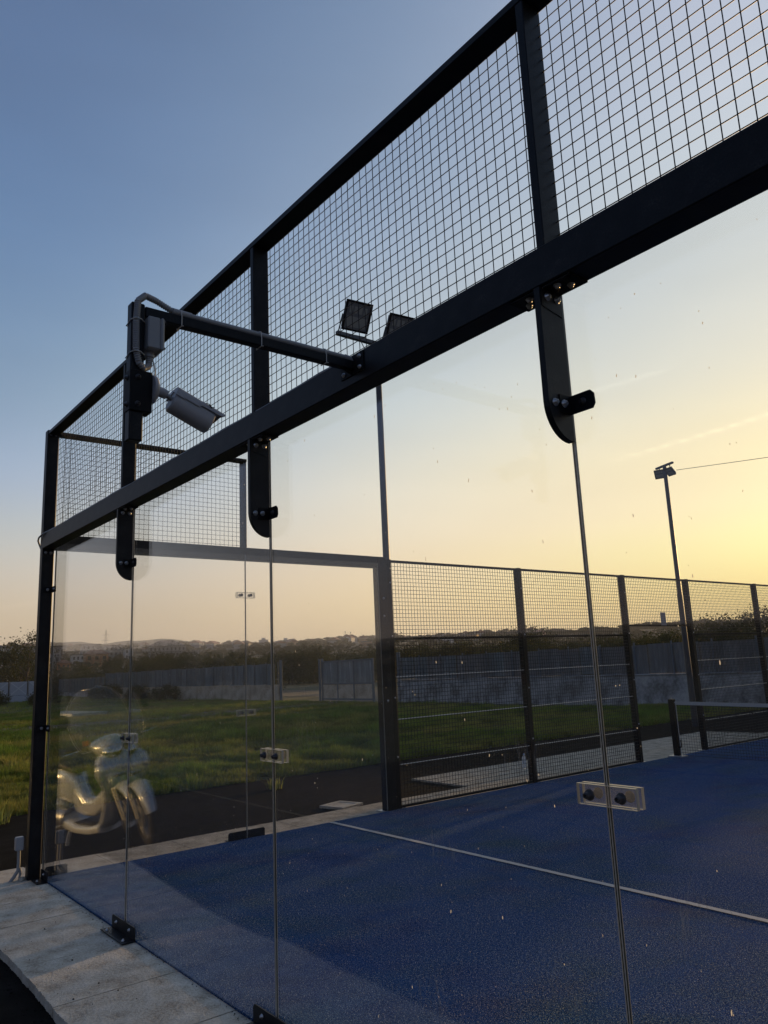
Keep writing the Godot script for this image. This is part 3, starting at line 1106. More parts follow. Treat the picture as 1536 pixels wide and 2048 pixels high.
# ---------------------------------------------------------------- camera arm over the end wall
func camera_arm() -> void:
	var X := 4.95
	var bh := bolt_head(0.007, 0.01)
	var a := thing("camera_arm", "black steel arm reaching out from the beam with a short upright at its end", "bracket")
	var mb := MB.new()
	mb.span(Vector3(X - 0.019, 2.968, 0.122), Vector3(X + 0.019, 3.008, 1.064), 0.003)
	obj(a, "arm", mb.mesh(), M.steel)
	mb = MB.new()
	mb.span(Vector3(X - 0.022, 2.492, 1.066), Vector3(X + 0.022, 3.014, 1.116), 0.004)
	obj(a, "upright", mb.mesh(), M.steel)
	mb = MB.new()
	mb.span(Vector3(X - 0.085, 2.945, 0.1165), Vector3(X + 0.085, 3.035, 0.1215), 0.001)
	mb.prism(PackedVector2Array([Vector2(0.0, 0.0), Vector2(0.06, 0.0), Vector2(0.0, -0.022)]), 0.006, Transform3D(Basis(Vector3(0, 0, 1), Vector3(0, 1, 0), Vector3(-1, 0, 0)), Vector3(X, 2.967, 0.1216)))
	var bp := obj(a, "base_plate", mb.mesh(), M.steel_matt)
	for q in [[-0.06, 2.965], [0.06, 2.965], [-0.06, 3.015], [0.06, 3.015]]:
		obj(bp, "bolt", bh, M.bolt, T(Vector3(X + q[0], q[1], 0.1216), OUT_Z))
	mb = MB.new()
	mb.span(Vector3(X - 0.024, 2.598, 1.037), Vector3(X + 0.030, 2.752, 1.1185), 0.003)
	var cp := obj(a, "clamp_plate", mb.mesh(), M.steel_matt)
	for y in [2.625, 2.725]:
		obj(cp, "bolt", bh, M.dark_bolt, T(Vector3(X, y, 1.1186), OUT_Z))
		obj(cp, "bolt", bh, M.dark_bolt, T(Vector3(X + 0.0301, y, 1.09), OUT_X))
	# rigid conduit on the arm, flexible conduit round the upright
	var c := thing("arm_conduit", "grey plastic conduit tied on top of the camera arm and looping to the box", "conduit")
	mb = MB.new()
	mb.bar(Vector3(X + 0.002, 3.0205, 0.135), Vector3(X + 0.002, 3.0205, 0.90), 0.0115, 12)
	mb.bar(Vector3(X + 0.002, 3.0205, 0.88), Vector3(X + 0.002, 3.0225, 0.955), 0.0145, 12)
	mb.tube(PackedVector3Array([Vector3(X + 0.002, 3.0205, 0.16), Vector3(X + 0.002, 3.018, 0.135), Vector3(X + 0.002, 3.006, 0.126)]), 0.0145, 12)
	obj(c, "rigid_tube", mb.mesh(), M.conduit)
	var cur := Curve3D.new()
	for q in [[0.002, 3.022, 0.95], [0.006, 3.046, 1.02], [0.016, 3.050, 1.065], [0.030, 3.015, 1.097], [0.034, 2.93, 1.103], [0.034, 2.83, 1.102], [0.030, 2.780, 1.090], [0.022, 2.764, 1.068], [0.012, 2.780, 1.045], [0.008, 2.835, 1.042]]:
		cur.add_point(Vector3(X + q[0], q[1], q[2]))
	for i in cur.point_count:
		var d := (cur.get_point_position(mini(i + 1, cur.point_count - 1)) - cur.get_point_position(maxi(i - 1, 0))) * 0.18
		cur.set_point_in(i, -d)
		cur.set_point_out(i, d)
	var ln := cur.get_baked_length()
	var path := PackedVector3Array()
	var rad := []
	var m := int(ln / 0.0021)
	for i in m:
		path.append(cur.sample_baked(ln * i / (m - 1)))
		rad.append([0.0098, 0.0124, 0.0128, 0.0104][i % 4])
	mb = MB.new()
	mb.tube(path, rad, 10)
	obj(c, "ribbed_tube", mb.mesh(), M.conduit)
	for z in [0.27, 0.585, 0.925]:
		mb = MB.new()
		mb.tube(PackedVector3Array([Vector3(X + 0.021, 2.966, z), Vector3(X + 0.022, 3.0, z), Vector3(X + 0.016, 3.028, z), Vector3(X + 0.002, 3.0345, z), Vector3(X - 0.014, 3.028, z), Vector3(X - 0.021, 3.0, z), Vector3(X - 0.021, 2.964, z), Vector3(X, 2.9655, z), Vector3(X + 0.021, 2.9655, z), Vector3(X + 0.034, 2.96, z)]), 0.0022, 6)
		obj(c, "cable_tie", mb.mesh(), M.tie)
	for y in [2.94, 2.815]:
		mb = MB.new()
		mb.tube(PackedVector3Array([Vector3(X + 0.022, y, 1.065), Vector3(X + 0.047, y, 1.09), Vector3(X + 0.047, y, 1.110), Vector3(X + 0.024, y, 1.1185), Vector3(X - 0.024, y - 0.006, 1.1185), Vector3(X - 0.024, y - 0.006, 1.064)]), 0.0022, 6)
		obj(c, "cable_tie", mb.mesh(), M.tie)
	# junction box
	var b := thing("junction_box", "grey plastic junction box fixed to the upright of the camera arm", "junction box", Vector3(X, 2.835, 1.038))
	mb = MB.new()
	mb.box(Vector3(0.012, 0.062, 0.004), Vector3(0.085, 0.122, 0.046), 0.004)
	obj(b, "body", mb.mesh(), M.grey_plastic)
	mb = MB.new()
	mb.box(Vector3(0.012, 0.062, -0.0265), Vector3(0.089, 0.126, 0.0145), 0.005)
	obj(b, "lid", mb.mesh(), M.grey_plastic)
	mb = MB.new()
	for q in [[-0.024, 0.010], [0.048, 0.010], [-0.024, 0.114], [0.048, 0.114]]:
		obj(b, "screw", bh, M.dark_bolt, Transform3D(Basis(Vector3(1, 0, 0), -PI / 2).scaled(Vector3.ONE * 0.55), Vector3(q[0], q[1], -0.0338)))
	mb = MB.new()
	mb.lathe(PackedVector2Array([Vector2(0.017, -0.020), Vector2(0.018, -0.010), Vector2(0.015, -0.008), Vector2(0.015, 0.002)]), T(Vector3(0.008, 0, 0.004)), 14)
	obj(b, "gland", mb.mesh(), M.grey_plastic)
	# bullet camera
	var s := thing("security_camera", "white bullet security camera with sun hood tilted down toward the court", "security camera", Vector3(X, 2.67, 1.036))
	mb = MB.new()
	mb.lathe(PackedVector2Array([Vector2(0.052, 0), Vector2(0.053, 0.010), Vector2(0.046, 0.018), Vector2(0.030, 0.020)]), T(Vector3(0.006, 0.026, 0), Basis(Vector3(1, 0, 0), -PI / 2)), 24)
	obj(s, "mount_base", mb.mesh(), M.white_plastic)
	mb = MB.new()
	mb.tube(PackedVector3Array([Vector3(0.006, 0.026, -0.014), Vector3(0.006, 0.022, -0.045), Vector3(0.006, 0.016, -0.062)]), [0.020, 0.019, 0.017], 14)
	obj(s, "mount_arm", mb.mesh(), M.white_plastic)
	mb = MB.new()
	mb.bar(Vector3(0.006, 0.016, -0.060), Vector3(0.006, 0.002, -0.084), 0.009, 10)
	obj(s, "ball_joint", mb.mesh(), M.galvanised)
	var fwd := Vector3(0, -0.378, -0.926)
	var up := Vector3(0, 0.926, -0.378)
	var ba := Basis(Vector3(1, 0, 0), up, -fwd)
	var o := Vector3(0.006, -0.001, -0.078)
	var rings := []
	for q in [[0.0, 0.80], [0.004, 0.95], [0.010, 1.0], [0.15, 1.0], [0.162, 0.98], [0.166, 0.92]]:
		var ring := PackedVector3Array()
		for k in 28:
			var t := TAU * k / 28.0
			var px := 0.041 * signf(cos(t)) * pow(absf(cos(t)), 0.8)
			var py := 0.043 * signf(sin(t)) * pow(absf(sin(t)), 0.62 if sin(t) > 0.0 else 0.95)
			ring.append(o + ba * Vector3(px * q[1], py * q[1], -q[0]))
		rings.append(ring)
	mb = MB.new()
	mb.skin(rings)
	obj(s, "body", mb.mesh(), M.white_plastic)
	# hood over the top, longer than the body, with its stepped lower edge
	mb = MB.new()
	var hood := []
	for q in [[-0.004, 0.012], [0.03, 0.012], [0.034, 0.016], [0.095, 0.016], [0.10, 0.026], [0.19, 0.030], [0.196, 0.034]]:
		var row := PackedVector3Array()
		var lo: float = q[1]
		for k in 15:
			var t := PI * (k / 14.0)
			var px := 0.0455 * signf(cos(t)) * pow(absf(cos(t)), 0.45)
			var py := lo + (0.049 - lo) * pow(absf(sin(t)), 0.5)
			row.append(o + ba * Vector3(px, py, -float(q[0])))
		hood.append(row)
	var outer := []
	for row in hood:
		var ring := PackedVector3Array(row)
		for k in 15:
			var p: Vector3 = row[14 - k]
			ring.append(p - (p - (o + ba * Vector3(0, 0.02, -0.1))).normalized() * 0.0015 - up * 0.0012)
		outer.append(ring)
	mb.skin(outer)
	obj(s, "sun_hood", mb.mesh(), M.white_plastic)
	mb = MB.new()
	mb.lathe(PackedVector2Array([Vector2(0.034, 0), Vector2(0.034, 0.0015)]), T(o + ba * Vector3(0, 0, -0.1665), Basis(Vector3(1, 0, 0), -PI / 2 - 0.39)), 20)
	obj(s, "lens", mb.mesh(), M.lens)
	mb = MB.new()
	for q in [[0.118, 0.010, 0.20], [0.130, -0.004, -0.5], [0.140, 0.003, 0.6], [0.128, 0.008, -0.3]]:
		mb.box(o + ba * Vector3(0.0463, 0.040 + q[1] * 0.35, -float(q[0])), Vector3(0.0006, 0.0028, 0.016), 0.0, ba * Basis(Vector3(1, 0, 0), q[2]))
	obj(s, "dark_emblem", mb.mesh(), M.scooter_dark)
	mb = MB.new()
	mb.tube(PackedVector3Array([Vector3(0.012, 0.165, 0.006), Vector3(0.018, 0.12, -0.008), Vector3(0.014, 0.09, -0.014), Vector3(0.008, 0.07, -0.012)]), 0.0025, 6)
	obj(s, "cable", mb.mesh(), M.tie)
	# conduit that runs on the beam to the corner and loops round the post
	var l := thing("beam_cable", "thin grey cable along the beam top looping round the corner post", "cable")
	mb = MB.new()
	var pts := PackedVector3Array()
	for i in 25:
		var x := 4.86 - i * 0.19
		pts.append(Vector3(x, 3.051 + 0.0015 * sin(i * 2.1), 0.094 + 0.006 * sin(i * 1.3)))
	pts.append_array(PackedVector3Array([Vector3(0.16, 3.05, 0.10), Vector3(0.02, 3.035, 0.128), Vector3(-0.10, 3.02, 0.130), Vector3(-0.165, 3.0, 0.12), Vector3(-0.19, 2.965, 0.10), Vector3(-0.17, 2.925, 0.09), Vector3(-0.118, 2.915, 0.08)]))
	mb.tube(pts, 0.0085, 8)
	obj(l, "cable_run", mb.mesh(), M.conduit)


# ---------------------------------------------------------------- floodlights
func lamp_head() -> Array:
	# a flat LED floodlight facing -y of its own axes tilted later: housing with fins, frame, glass
	var h := MB.new()
	h.box(Vector3(0, 0, 0.035), Vector3(0.40, 0.42, 0.05), 0.008)
	for i in 11:
		h.box(Vector3(-0.175 + i * 0.035, 0, 0.085), Vector3(0.008, 0.36, 0.055))
	var fr := MB.new()
	for q in [[Vector3(0, 0.205, 0), Vector3(0.44, 0.03, 0.03)], [Vector3(0, -0.205, 0), Vector3(0.44, 0.03, 0.03)], [Vector3(0.205, 0, 0), Vector3(0.03, 0.378, 0.03)], [Vector3(-0.205, 0, 0), Vector3(0.03, 0.378, 0.03)]]:
		fr.box(q[0], q[1], 0.003)
	var gl := MB.new()
	gl.box(Vector3(0, 0, 0.003), Vector3(0.378, 0.378, 0.006))
	var yo := MB.new()
	yo.tube(PackedVector3Array([Vector3(-0.225, 0.0, 0.03), Vector3(-0.23, -0.27, 0.06), Vector3(0.23, -0.27, 0.06), Vector3(0.225, 0.0, 0.03)]), 0.012, 6)
	# bright reflector trough and the row of LED boards behind the glass line
	var le := MB.new()
	le.box(Vector3(0, -0.085, -0.0012), Vector3(0.33, 0.15, 0.0022), 0.0)
	for i in 4:
		le.box(Vector3(-0.12 + i * 0.08, 0.09, -0.0012), Vector3(0.05, 0.10, 0.0022), 0.0)
	return [h.mesh(), fr.mesh(), gl.mesh(), yo.mesh(), le.mesh()]


func floodlights() -> void:
	var hd := lamp_head()
	var p := thing("floodlight_pole", "tall dark floodlight pole standing beside the side wall's end post", "floodlight", Vector3(-0.25, -0.05, -4.20))
	var mb := MB.new()
	mb.lathe(PackedVector2Array([Vector2(0.055, 0), Vector2(0.050, 2.8), Vector2(0.0455, 2.82), Vector2(0.040, 6.12)]), Transform3D.IDENTITY, 14)
	obj(p, "pole", mb.mesh(), M.pole)
	mb = MB.new()
	mb.span(Vector3(-0.03, 6.10, -0.68), Vector3(0.03, 6.155, 0.68), 0.004)
	obj(p, "crossbar", mb.mesh(), M.pole)
	mb = MB.new()
	mb.tube(PackedVector3Array([Vector3(0.02, 6.10, 0.30), Vector3(0.05, 5.95, 0.24), Vector3(0.045, 5.85, 0.08), Vector3(0.04, 5.80, 0.03)]), 0.006, 6)
	obj(p, "lamp_cable", mb.mesh(), M.cable)
	for z in [0.40, -0.34]:
		# lamp glass (its -z face) turned to the court and down
		var t := Transform3D(ry(-PI / 2 - 0.12) * Basis(Vector3(1, 0, 0), -0.5), Vector3(0.10, 6.39, z)).scaled_local(Vector3(0.92, 0.92, 0.92))
		var lamp := obj(p, "lamp", hd[0], M.pole, t)
		obj(lamp, "frame", hd[1], M.steel_matt)
		obj(lamp, "glass", hd[2], M.lamp_glass)
		obj(lamp, "led_board", hd[4], M.led)
		obj(lamp, "yoke", hd[3], M.pole)
	var f := thing("floodlight_pole", "distant floodlight pole with two lamps under its crossbar, behind the mesh fence", "floodlight", Vector3(-2.92, -0.06, -15.7))
	mb = MB.new()
	mb.lathe(PackedVector2Array([Vector2(0.075, 0), Vector2(0.062, 3.2), Vector2(0.056, 3.22), Vector2(0.048, 6.5)]), Transform3D.IDENTITY, 14)
	obj(f, "pole", mb.mesh(), M.pole)
	mb = MB.new()
	mb.box(Vector3(0, 6.53, 0), Vector3(0.66, 0.05, 0.06), 0.004, ry(-0.35))
	obj(f, "crossbar", mb.mesh(), M.pole)
	for q in [[-0.15, 0.35, 0.55], [0.15, -0.25, 0.75]]:
		# lamp glass (-z) turned down towards the court
		var t := Transform3D(ry(PI + q[1]) * Basis(Vector3(1, 0, 0), -q[2]), Vector3(q[0], 6.33, 0.03)).scaled_local(Vector3(0.56, 0.56, 0.56))
		var lamp := obj(f, "lamp", hd[0], M.pole, t)
		obj(lamp, "frame", hd[1], M.steel_matt)
		obj(lamp, "glass", hd[2], M.lamp_glass)
		obj(lamp, "led_board", hd[4], M.led)
		mb = MB.new()
		mb.bar(Vector3(q[0], 6.52, 0.0), Vector3(q[0], 6.34, -0.01), 0.012, 6)
		obj(f, "hanger", mb.mesh(), M.pole)
	var w := thing("overhead_cable", "thin cable leading from the distant floodlight to the right", "cable")
	mb = MB.new()
	var pts := PackedVector3Array()
	for i in 13:
		var k := i / 12.0
		pts.append(Vector3(lerpf(-2.6, 12.0, k), lerpf(6.28, 5.5, k) - 0.55 * sin(PI * k) * 0.4, -15.7))
	mb.tube(pts, 0.007, 5)
	obj(w, "strand", mb.mesh(), M.cable)


func corner_box() -> void:
	var b := thing("power_box", "small grey electric box on a conduit at the foot of the corner post", "junction box", Vector3(-0.12, 0, 0.168))
	var mb := MB.new()
	mb.box(Vector3(0, 0.297, 0), Vector3(0.06, 0.105, 0.068), 0.006)
	obj(b, "body", mb.mesh(), M.white_plastic)
	mb = MB.new()
	mb.box(Vector3(0.0, 0.352, 0.0), Vector3(0.052, 0.006, 0.06), 0.002)
	obj(b, "lid", mb.mesh(), M.white_plastic)
	mb = MB.new()
	mb.tube(PackedVector3Array([Vector3(0, 0.245, 0), Vector3(0.0, 0.14, -0.003), Vector3(0.0, 0.08, 0.0), Vector3(-0.005, 0.03, 0.03), Vector3(-0.01, -0.01, 0.06)]), 0.015, 10)
	obj(b, "conduit", mb.mesh(), M.grey_plastic)
	mb = MB.new()
	mb.tube(PackedVector3Array([Vector3(0.002, 0.10, -0.012), Vector3(0.004, 0.05, -0.02), Vector3(0.0, -0.01, -0.01)]), 0.011, 8)
	obj(b, "side_conduit", mb.mesh(), M.grey_plastic)
	var r := thing("mortar_lump", "pale lump of mortar on the slab beside the corner post", "mortar", Vector3(-0.10, 0, 0.135))
	mb = MB.new()
	var rg := []
	for q in [[0.0, 0.035], [0.012, 0.033], [0.022, 0.022], [0.027, 0.006]]:
		var ring := PackedVector3Array()
		for k in 12:
			var a := TAU * k / 12.0
			var rr: float = q[1] * (1.0 + 0.25 * sin(a * 3.0 + q[0] * 90.0) + 0.12 * sin(a * 5.0))
			ring.append(Vector3(cos(a) * rr, q[0], sin(a) * rr))
		rg.append(ring)
	mb.skin(rg)
	obj(r, "lump", mb.mesh(), M.concrete)


func small_things() -> void:
	# water bottle on the pad
	var b := thing("water_bottle", "clear plastic water bottle standing outside the mesh fence", "bottle", Vector3(-1.3, -0.028, -7.72))
	var mb := MB.new()
	mb.lathe(PackedVector2Array([Vector2(0.030, 0), Vector2(0.034, 0.006), Vector2(0.034, 0.12), Vector2(0.031, 0.13), Vector2(0.034, 0.14), Vector2(0.033, 0.16), Vector2(0.022, 0.19), Vector2(0.013, 0.205), Vector2(0.013, 0.215)]), Transform3D.IDENTITY, 18)
	obj(b, "body", mb.mesh(), M.bottle)
	mb = MB.new()
	mb.lathe(PackedVector2Array([Vector2(0.0345, 0.065), Vector2(0.0348, 0.067), Vector2(0.0348, 0.113), Vector2(0.0345, 0.115)]), Transform3D.IDENTITY, 18, false)
	obj(b, "paper_band", mb.mesh(), M.bottle_label)
	mb = MB.new()
	mb.lathe(PackedVector2Array([Vector2(0.015, 0.210), Vector2(0.015, 0.228), Vector2(0.013, 0.230)]), Transform3D.IDENTITY, 14)
	obj(b, "cap", mb.mesh(), M.bottle_cap)
	# inspection cover in the asphalt
	var c := thing("drain_cover", "square concrete drain cover set in the asphalt by the end post", "drain cover", Vector3(-1.02, -0.05, -3.90), 0.25)
	mb = MB.new()
	for q in [[Vector3(0, 0.008, 0.17), Vector3(0.40, 0.04, 0.06)], [Vector3(0, 0.008, -0.17), Vector3(0.40, 0.04, 0.06)], [Vector3(0.17, 0.008, 0), Vector3(0.06, 0.04, 0.278)], [Vector3(-0.17, 0.008, 0), Vector3(0.06, 0.04, 0.278)]]:
		mb.box(q[0], q[1], 0.003)
	obj(c, "frame", mb.mesh(), M.concrete)
	mb = MB.new()
	mb.box(Vector3(0, 0.004, 0), Vector3(0.27, 0.036, 0.27), 0.004)
	obj(c, "lid", mb.mesh(), M.concrete)
	# grit and stone chips on the slabs and the asphalt edge
	var st := MB.new()
	st.lathe(PackedVector2Array([Vector2(0.9, -0.4), Vector2(1.0, 0.0), Vector2(0.7, 0.55), Vector2(0.2, 0.75)]), Transform3D.IDENTITY, 6)
	var at := []
	var r := RandomNumberGenerator.new()
	r.seed = 55
	for i in 900:
		var x := r.randf_range(0.2, 6.5)
		var z := r.randf_range(0.03, 0.68)
		var y := 0.0
		if i > 120 and i <= 330:
			z = 0.70 + 0.10 * pow(r.randf(), 2.0)
			y = -0.05
		if i > 330 and i <= 420:
			z = r.randf_range(0.72, 1.6)
		var s := lerpf(0.0015, 0.006, pow(r.randf(), 3.0))
		if i > 420:
			x = r.randf_range(0.1, 7.0)
			z = 0.004 + 0.05 * pow(r.randf(), 2.0)
			y = 0.0
			s *= 0.7
		if i > 120 and i <= 330:
			s *= 1.8
		at.append(Transform3D(Basis.from_euler(Vector3(r.randf() * 0.6, r.randf() * TAU, 0)).scaled(Vector3(s * 1.3, s, s)), Vector3(x, y, z)))
	var g := many(self, "grit", st.mesh(), M.asphalt, at)
	tag(g, "dark grit and asphalt crumbs scattered on the concrete margin", "grit")
	# coarse sand lying in drifts on the near turf
	var sg := MB.new()
	sg.lathe(PackedVector2Array([Vector2(0.8, -0.2), Vector2(1.0, 0.2), Vector2(0.3, 0.8)]), Transform3D.IDENTITY, 4)
	var dr := noise(57, 0.9, 3)
	var sat := []
	var scol := []
	for i in 60000:
		var x := r.randf_range(0.1, 8.5)
		var z := -0.02 - 5.5 * pow(r.randf(), 1.3)
		if r.randf() > 0.45 + 0.9 * dr.get_noise_2d(x, z):
			continue
		var s := lerpf(0.0011, 0.0028, pow(r.randf(), 2.0))
		sat.append(Transform3D(Basis.from_euler(Vector3(r.randf(), r.randf() * TAU, r.randf())).scaled(Vector3(s, s, s)), Vector3(x, 0.0135, z)))
		var k := r.randf_range(0.2, 0.6)
		scol.append(Color(k, k * 0.97, k * 0.88))
	var sand := many(self, "turf_sand", sg.mesh(), M.sand, sat, scol)
	tag(sand, "pale sand grains lying in drifts on the blue turf", "sand")
	# two dry leaves on the asphalt at the bottom left
	for q in [[1.78, 0.93, 0.3, "larger dry tan leaf lying on the black asphalt"], [1.93, 0.93, 1.4, "smaller pale dry leaf lying on the black asphalt"]]:
		var lf := thing("dry_leaf", q[3], "leaf", Vector3(q[0], -0.047, q[1]), q[2])
		mb = MB.new()
		var L := 0.024 if q[2] < 1.0 else 0.014
		mb.tri(Vector3(-L, 0.002, 0), Vector3(0, 0.006, L * 0.28), Vector3(L, 0.001, 0), Vector3.UP, Vector3.UP, Vector3.UP)
		mb.tri(Vector3(-L, 0.002, 0), Vector3(L, 0.001, 0), Vector3(0, 0.004, -L * 0.28), Vector3.UP, Vector3.UP, Vector3.UP)
		obj(lf, "blade", mb.mesh(), M.rubber_washer)


# ---------------------------------------------------------------- scooter, parked outside the end wall and mirrored in its glass
func ring_xz(ce: Vector3, w: float, d: float, e := 0.8, k := 24) -> PackedVector3Array:
	var r := PackedVector3Array()
	for i in k:
		var a := TAU * i / k
		r.append(ce + Vector3(d * signf(cos(a)) * pow(absf(cos(a)), e), 0, w * signf(sin(a)) * pow(absf(sin(a)), e)))
	return r


func ring_yz(ce: Vector3, w: float, h: float, e := 0.8, k := 24) -> PackedVector3Array:
	var r := PackedVector3Array()
	for i in k:
		var a := TAU * i / k
		r.append(ce + Vector3(0, h * signf(cos(a)) * pow(absf(cos(a)), e), w * signf(sin(a)) * pow(absf(sin(a)), e)))
	return r


func wheel(s: Node3D, nm: String, t: Transform3D) -> void:
	var R := 0.315
	var mb := MB.new()
	var prof := PackedVector2Array()
	var rings := []
	for i in 33:
		var a := TAU * i / 32.0
		var ring := PackedVector3Array()
		for k in 14:
			var b := TAU * k / 14.0
			var rr := R - 0.048 + 0.048 * cos(b)
			ring.append(Vector3(cos(a) * rr, sin(a) * rr, 0.045 * sin(b)))
		rings.append(ring)
	mb.skin(rings, false)
	var w := obj(s, nm, mb.mesh(), M.tyre, t)
	mb = MB.new()
	rings = []
	for i in 33:
		var a := TAU * i / 32.0
		var ring := PackedVector3Array()
		for q in [[0.232, -0.03], [0.222, 0.0], [0.232, 0.03], [0.208, 0.022], [0.208, -0.022]]:
			ring.append(Vector3(cos(a) * q[0], sin(a) * q[0], q[1]))
		rings.append(ring)
	mb.skin(rings, false)
	for i in 5:
		var a := TAU * i / 5.0
		mb.box(Vector3(cos(a), sin(a), 0) * 0.125, Vector3(0.18, 0.034, 0.028), 0.004, Basis(Vector3(0, 0, 1), a))
	mb.lathe(PackedVector2Array([Vector2(0.045, -0.05), Vector2(0.05, 0.0), Vector2(0.045, 0.05)]), T(Vector3.ZERO, OUT_Z), 16)
	obj(w, "rim", mb.mesh(), M.rim)
	mb = MB.new()
	mb.lathe(PackedVector2Array([Vector2(0.06, 0), Vector2(0.11, 0.0), Vector2(0.11, 0.005), Vector2(0.06, 0.005)]), T(Vector3(0, 0, -0.055), OUT_Z), 24)
	obj(w, "brake_disc", mb.mesh(), M.galvanised)


func scooter() -> void:
	var s := thing("motor_scooter", "pale silver scooter with tall windscreen, seen mirrored in the glass beside the corner post", "scooter", Vector3(-1.447, -0.05, 0.898), -0.294)
	s.scale = Vector3.ONE * 1.063
	s.rotation.x = -0.115
	# steering turned to the left about the raked head
	var axis := Vector3(-0.44, 0.90, 0).normalized()
	var piv := Vector3(0.66, 0.31, 0)
	var sb := Basis(axis, deg_to_rad(20.0))
	var S := Transform3D(sb, piv - sb * piv)
	wheel(s, "front_wheel", S * T(Vector3(0.68, 0.315, 0)))
	wheel(s, "rear_wheel", T(Vector3(-0.64, 0.315, 0)))
	var mb := MB.new()
	# front mudguard
	var rings := []
	for i in 17:
		var a := deg_to_rad(lerpf(15.0, 165.0, i / 16.0))
		var ring := PackedVector3Array()
		var wd := 0.085 * (0.75 + 0.35 * sin(PI * i / 16.0))
		for k in 13:
			var b := lerpf(-1.35, 1.35, k / 12.0)
			var rr := 0.315 + 0.055 * cos(b) - 0.02
			ring.append(Vector3(0.68 + cos(a) * rr, 0.315 + sin(a) * rr, wd * sin(b)))
		for k in 13:
			var b := lerpf(1.35, -1.35, k / 12.0)
			var rr := 0.309 + 0.055 * cos(b) - 0.02
			ring.append(Vector3(0.68 + cos(a) * rr, 0.315 + sin(a) * rr, (wd - 0.006) * sin(b)))
		rings.append(ring)
	mb.skin(rings)
	obj(s, "mudguard", mb.mesh(), M.scooter_paint, S)
	for z in [-0.075, 0.075]:
		mb = MB.new()
		mb.tube(PackedVector3Array([Vector3(0.67, 0.30, z), Vector3(0.58, 0.48, z), Vector3(0.52, 0.60, z)]), [0.020, 0.024, 0.022], 12)
		obj(s, "fork_leg", mb.mesh(), M.fork, S)
	# handlebar cover with headlamp
	mb = MB.new()
	rings = []
	for q in [[0.30, 1.02, 0.02, 0.02], [0.29, 1.015, 0.11, 0.05], [0.33, 1.0, 0.17, 0.075], [0.40, 0.985, 0.15, 0.085], [0.47, 0.965, 0.115, 0.075], [0.505, 0.95, 0.08, 0.055]]:
		rings.append(ring_yz(Vector3(q[0], q[1], 0), q[2], q[3], 0.9))
	mb.skin(rings)
	obj(s, "handlebar_cover", mb.mesh(), M.scooter_paint, S)
	mb = MB.new()
	rings = []
	for q in [[0.47, 0.955, 0.105, 0.066], [0.520, 0.948, 0.096, 0.060], [0.545, 0.943, 0.07, 0.042], [0.555, 0.94, 0.02, 0.012]]:
		rings.append(ring_yz(Vector3(q[0], q[1] - 0.012, 0), q[2], q[3], 0.9))
	mb.skin(rings)
	obj(s, "headlamp", mb.mesh(), M.chrome, S)
	for z in [-1.0, 1.0]:
		mb = MB.new()
		mb.tube(PackedVector3Array([Vector3(0.33, 1.0, 0.12 * z), Vector3(0.29, 1.01, 0.24 * z), Vector3(0.27, 1.015, 0.26 * z)]), 0.017, 10)
		obj(s, "handlebar", mb.mesh(), M.scooter_dark, S)
		mb = MB.new()
		mb.bar(Vector3(0.272, 1.015, 0.255 * z), Vector3(0.235, 1.02, 0.375 * z), 0.019, 12)
		obj(s, "grip", mb.mesh(), M.seat_vinyl, S)
		mb = MB.new()
		mb.tube(PackedVector3Array([Vector3(0.31, 1.012, 0.25 * z), Vector3(0.335, 1.012, 0.31 * z), Vector3(0.30, 1.01, 0.40 * z)]), [0.008, 0.007, 0.009], 8)
		obj(s, "brake_lever", mb.mesh(), M.chrome, S)
		mb = MB.new()
		mb.tube(PackedVector3Array([Vector3(0.29, 1.03, 0.22 * z), Vector3(0.29, 1.16, 0.28 * z), Vector3(0.28, 1.27, 0.33 * z)]), 0.007, 8)
		var st := obj(s, "mirror", mb.mesh(), M.scooter_dark, S)
		mb = MB.new()
		mb.lathe(PackedVector2Array([Vector2(0.02, -0.012), Vector2(0.055, -0.008), Vector2(0.062, 0.004), Vector2(0.058, 0.012)]), Transform3D(Basis(Vector3(0, 1.25, 0), Vector3(-1, 0, 0), Vector3(0, 0, 1)), Vector3(0.28, 1.32, 0.345 * z)), 20)
		obj(st, "mirror_head", mb.mesh(), M.scooter_dark)
	# windscreen, a bowed sheet
	mb = MB.new()
	rings = []
	for i in 15:
		var k := i / 14.0
		var y := lerpf(0.98, 1.56, k)
		var w := 0.30 * sqrt(maxf(0.02, 1.0 - pow(absf(k - 0.40) / 0.62, 2.4)))
		var row := PackedVector3Array()
		for j in 15:
			var u := lerpf(-1.0, 1.0, j / 14.0)
			row.append(Vector3(0.43 - 0.16 * k - 0.09 * u * u - 0.03 * k * k, y, w * u))
		rings.append(row)
	mb.skin(rings, false, false)
	obj(s, "windscreen", mb.mesh(), M.screen, S)
	mb = MB.new()
	var rim := PackedVector3Array()
	for i in 15: rim.append(rings[i][0])
	for j in range(1, 15): rim.append(rings[14][j])
	for i in range(13, -1, -1): rim.append(rings[i][14])
	for j in range(13, 0, -1): rim.append(rings[0][j])
	rim.append(rings[0][0])
	mb.tube(rim, 0.004, 6)
	obj(s, "windscreen_edge", mb.mesh(), M.fork, S)
	mb = MB.new()
	mb.box(Vector3(0.385, 1.075, -0.20), Vector3(0.003, 0.05, 0.06), 0.001, ry(0.5))
	obj(s, "sticker", mb.mesh(), M.sticker, S)
	mb = MB.new()
	mb.tube(PackedVector3Array([Vector3(0.31, 1.0, 0), Vector3(0.36, 0.90, 0), Vector3(0.42, 0.80, 0)]), [0.07, 0.085, 0.09], 14)
	obj(s, "steering_neck", mb.mesh(), M.scooter_dark)
	# legshield
	mb = MB.new()
	rings = []
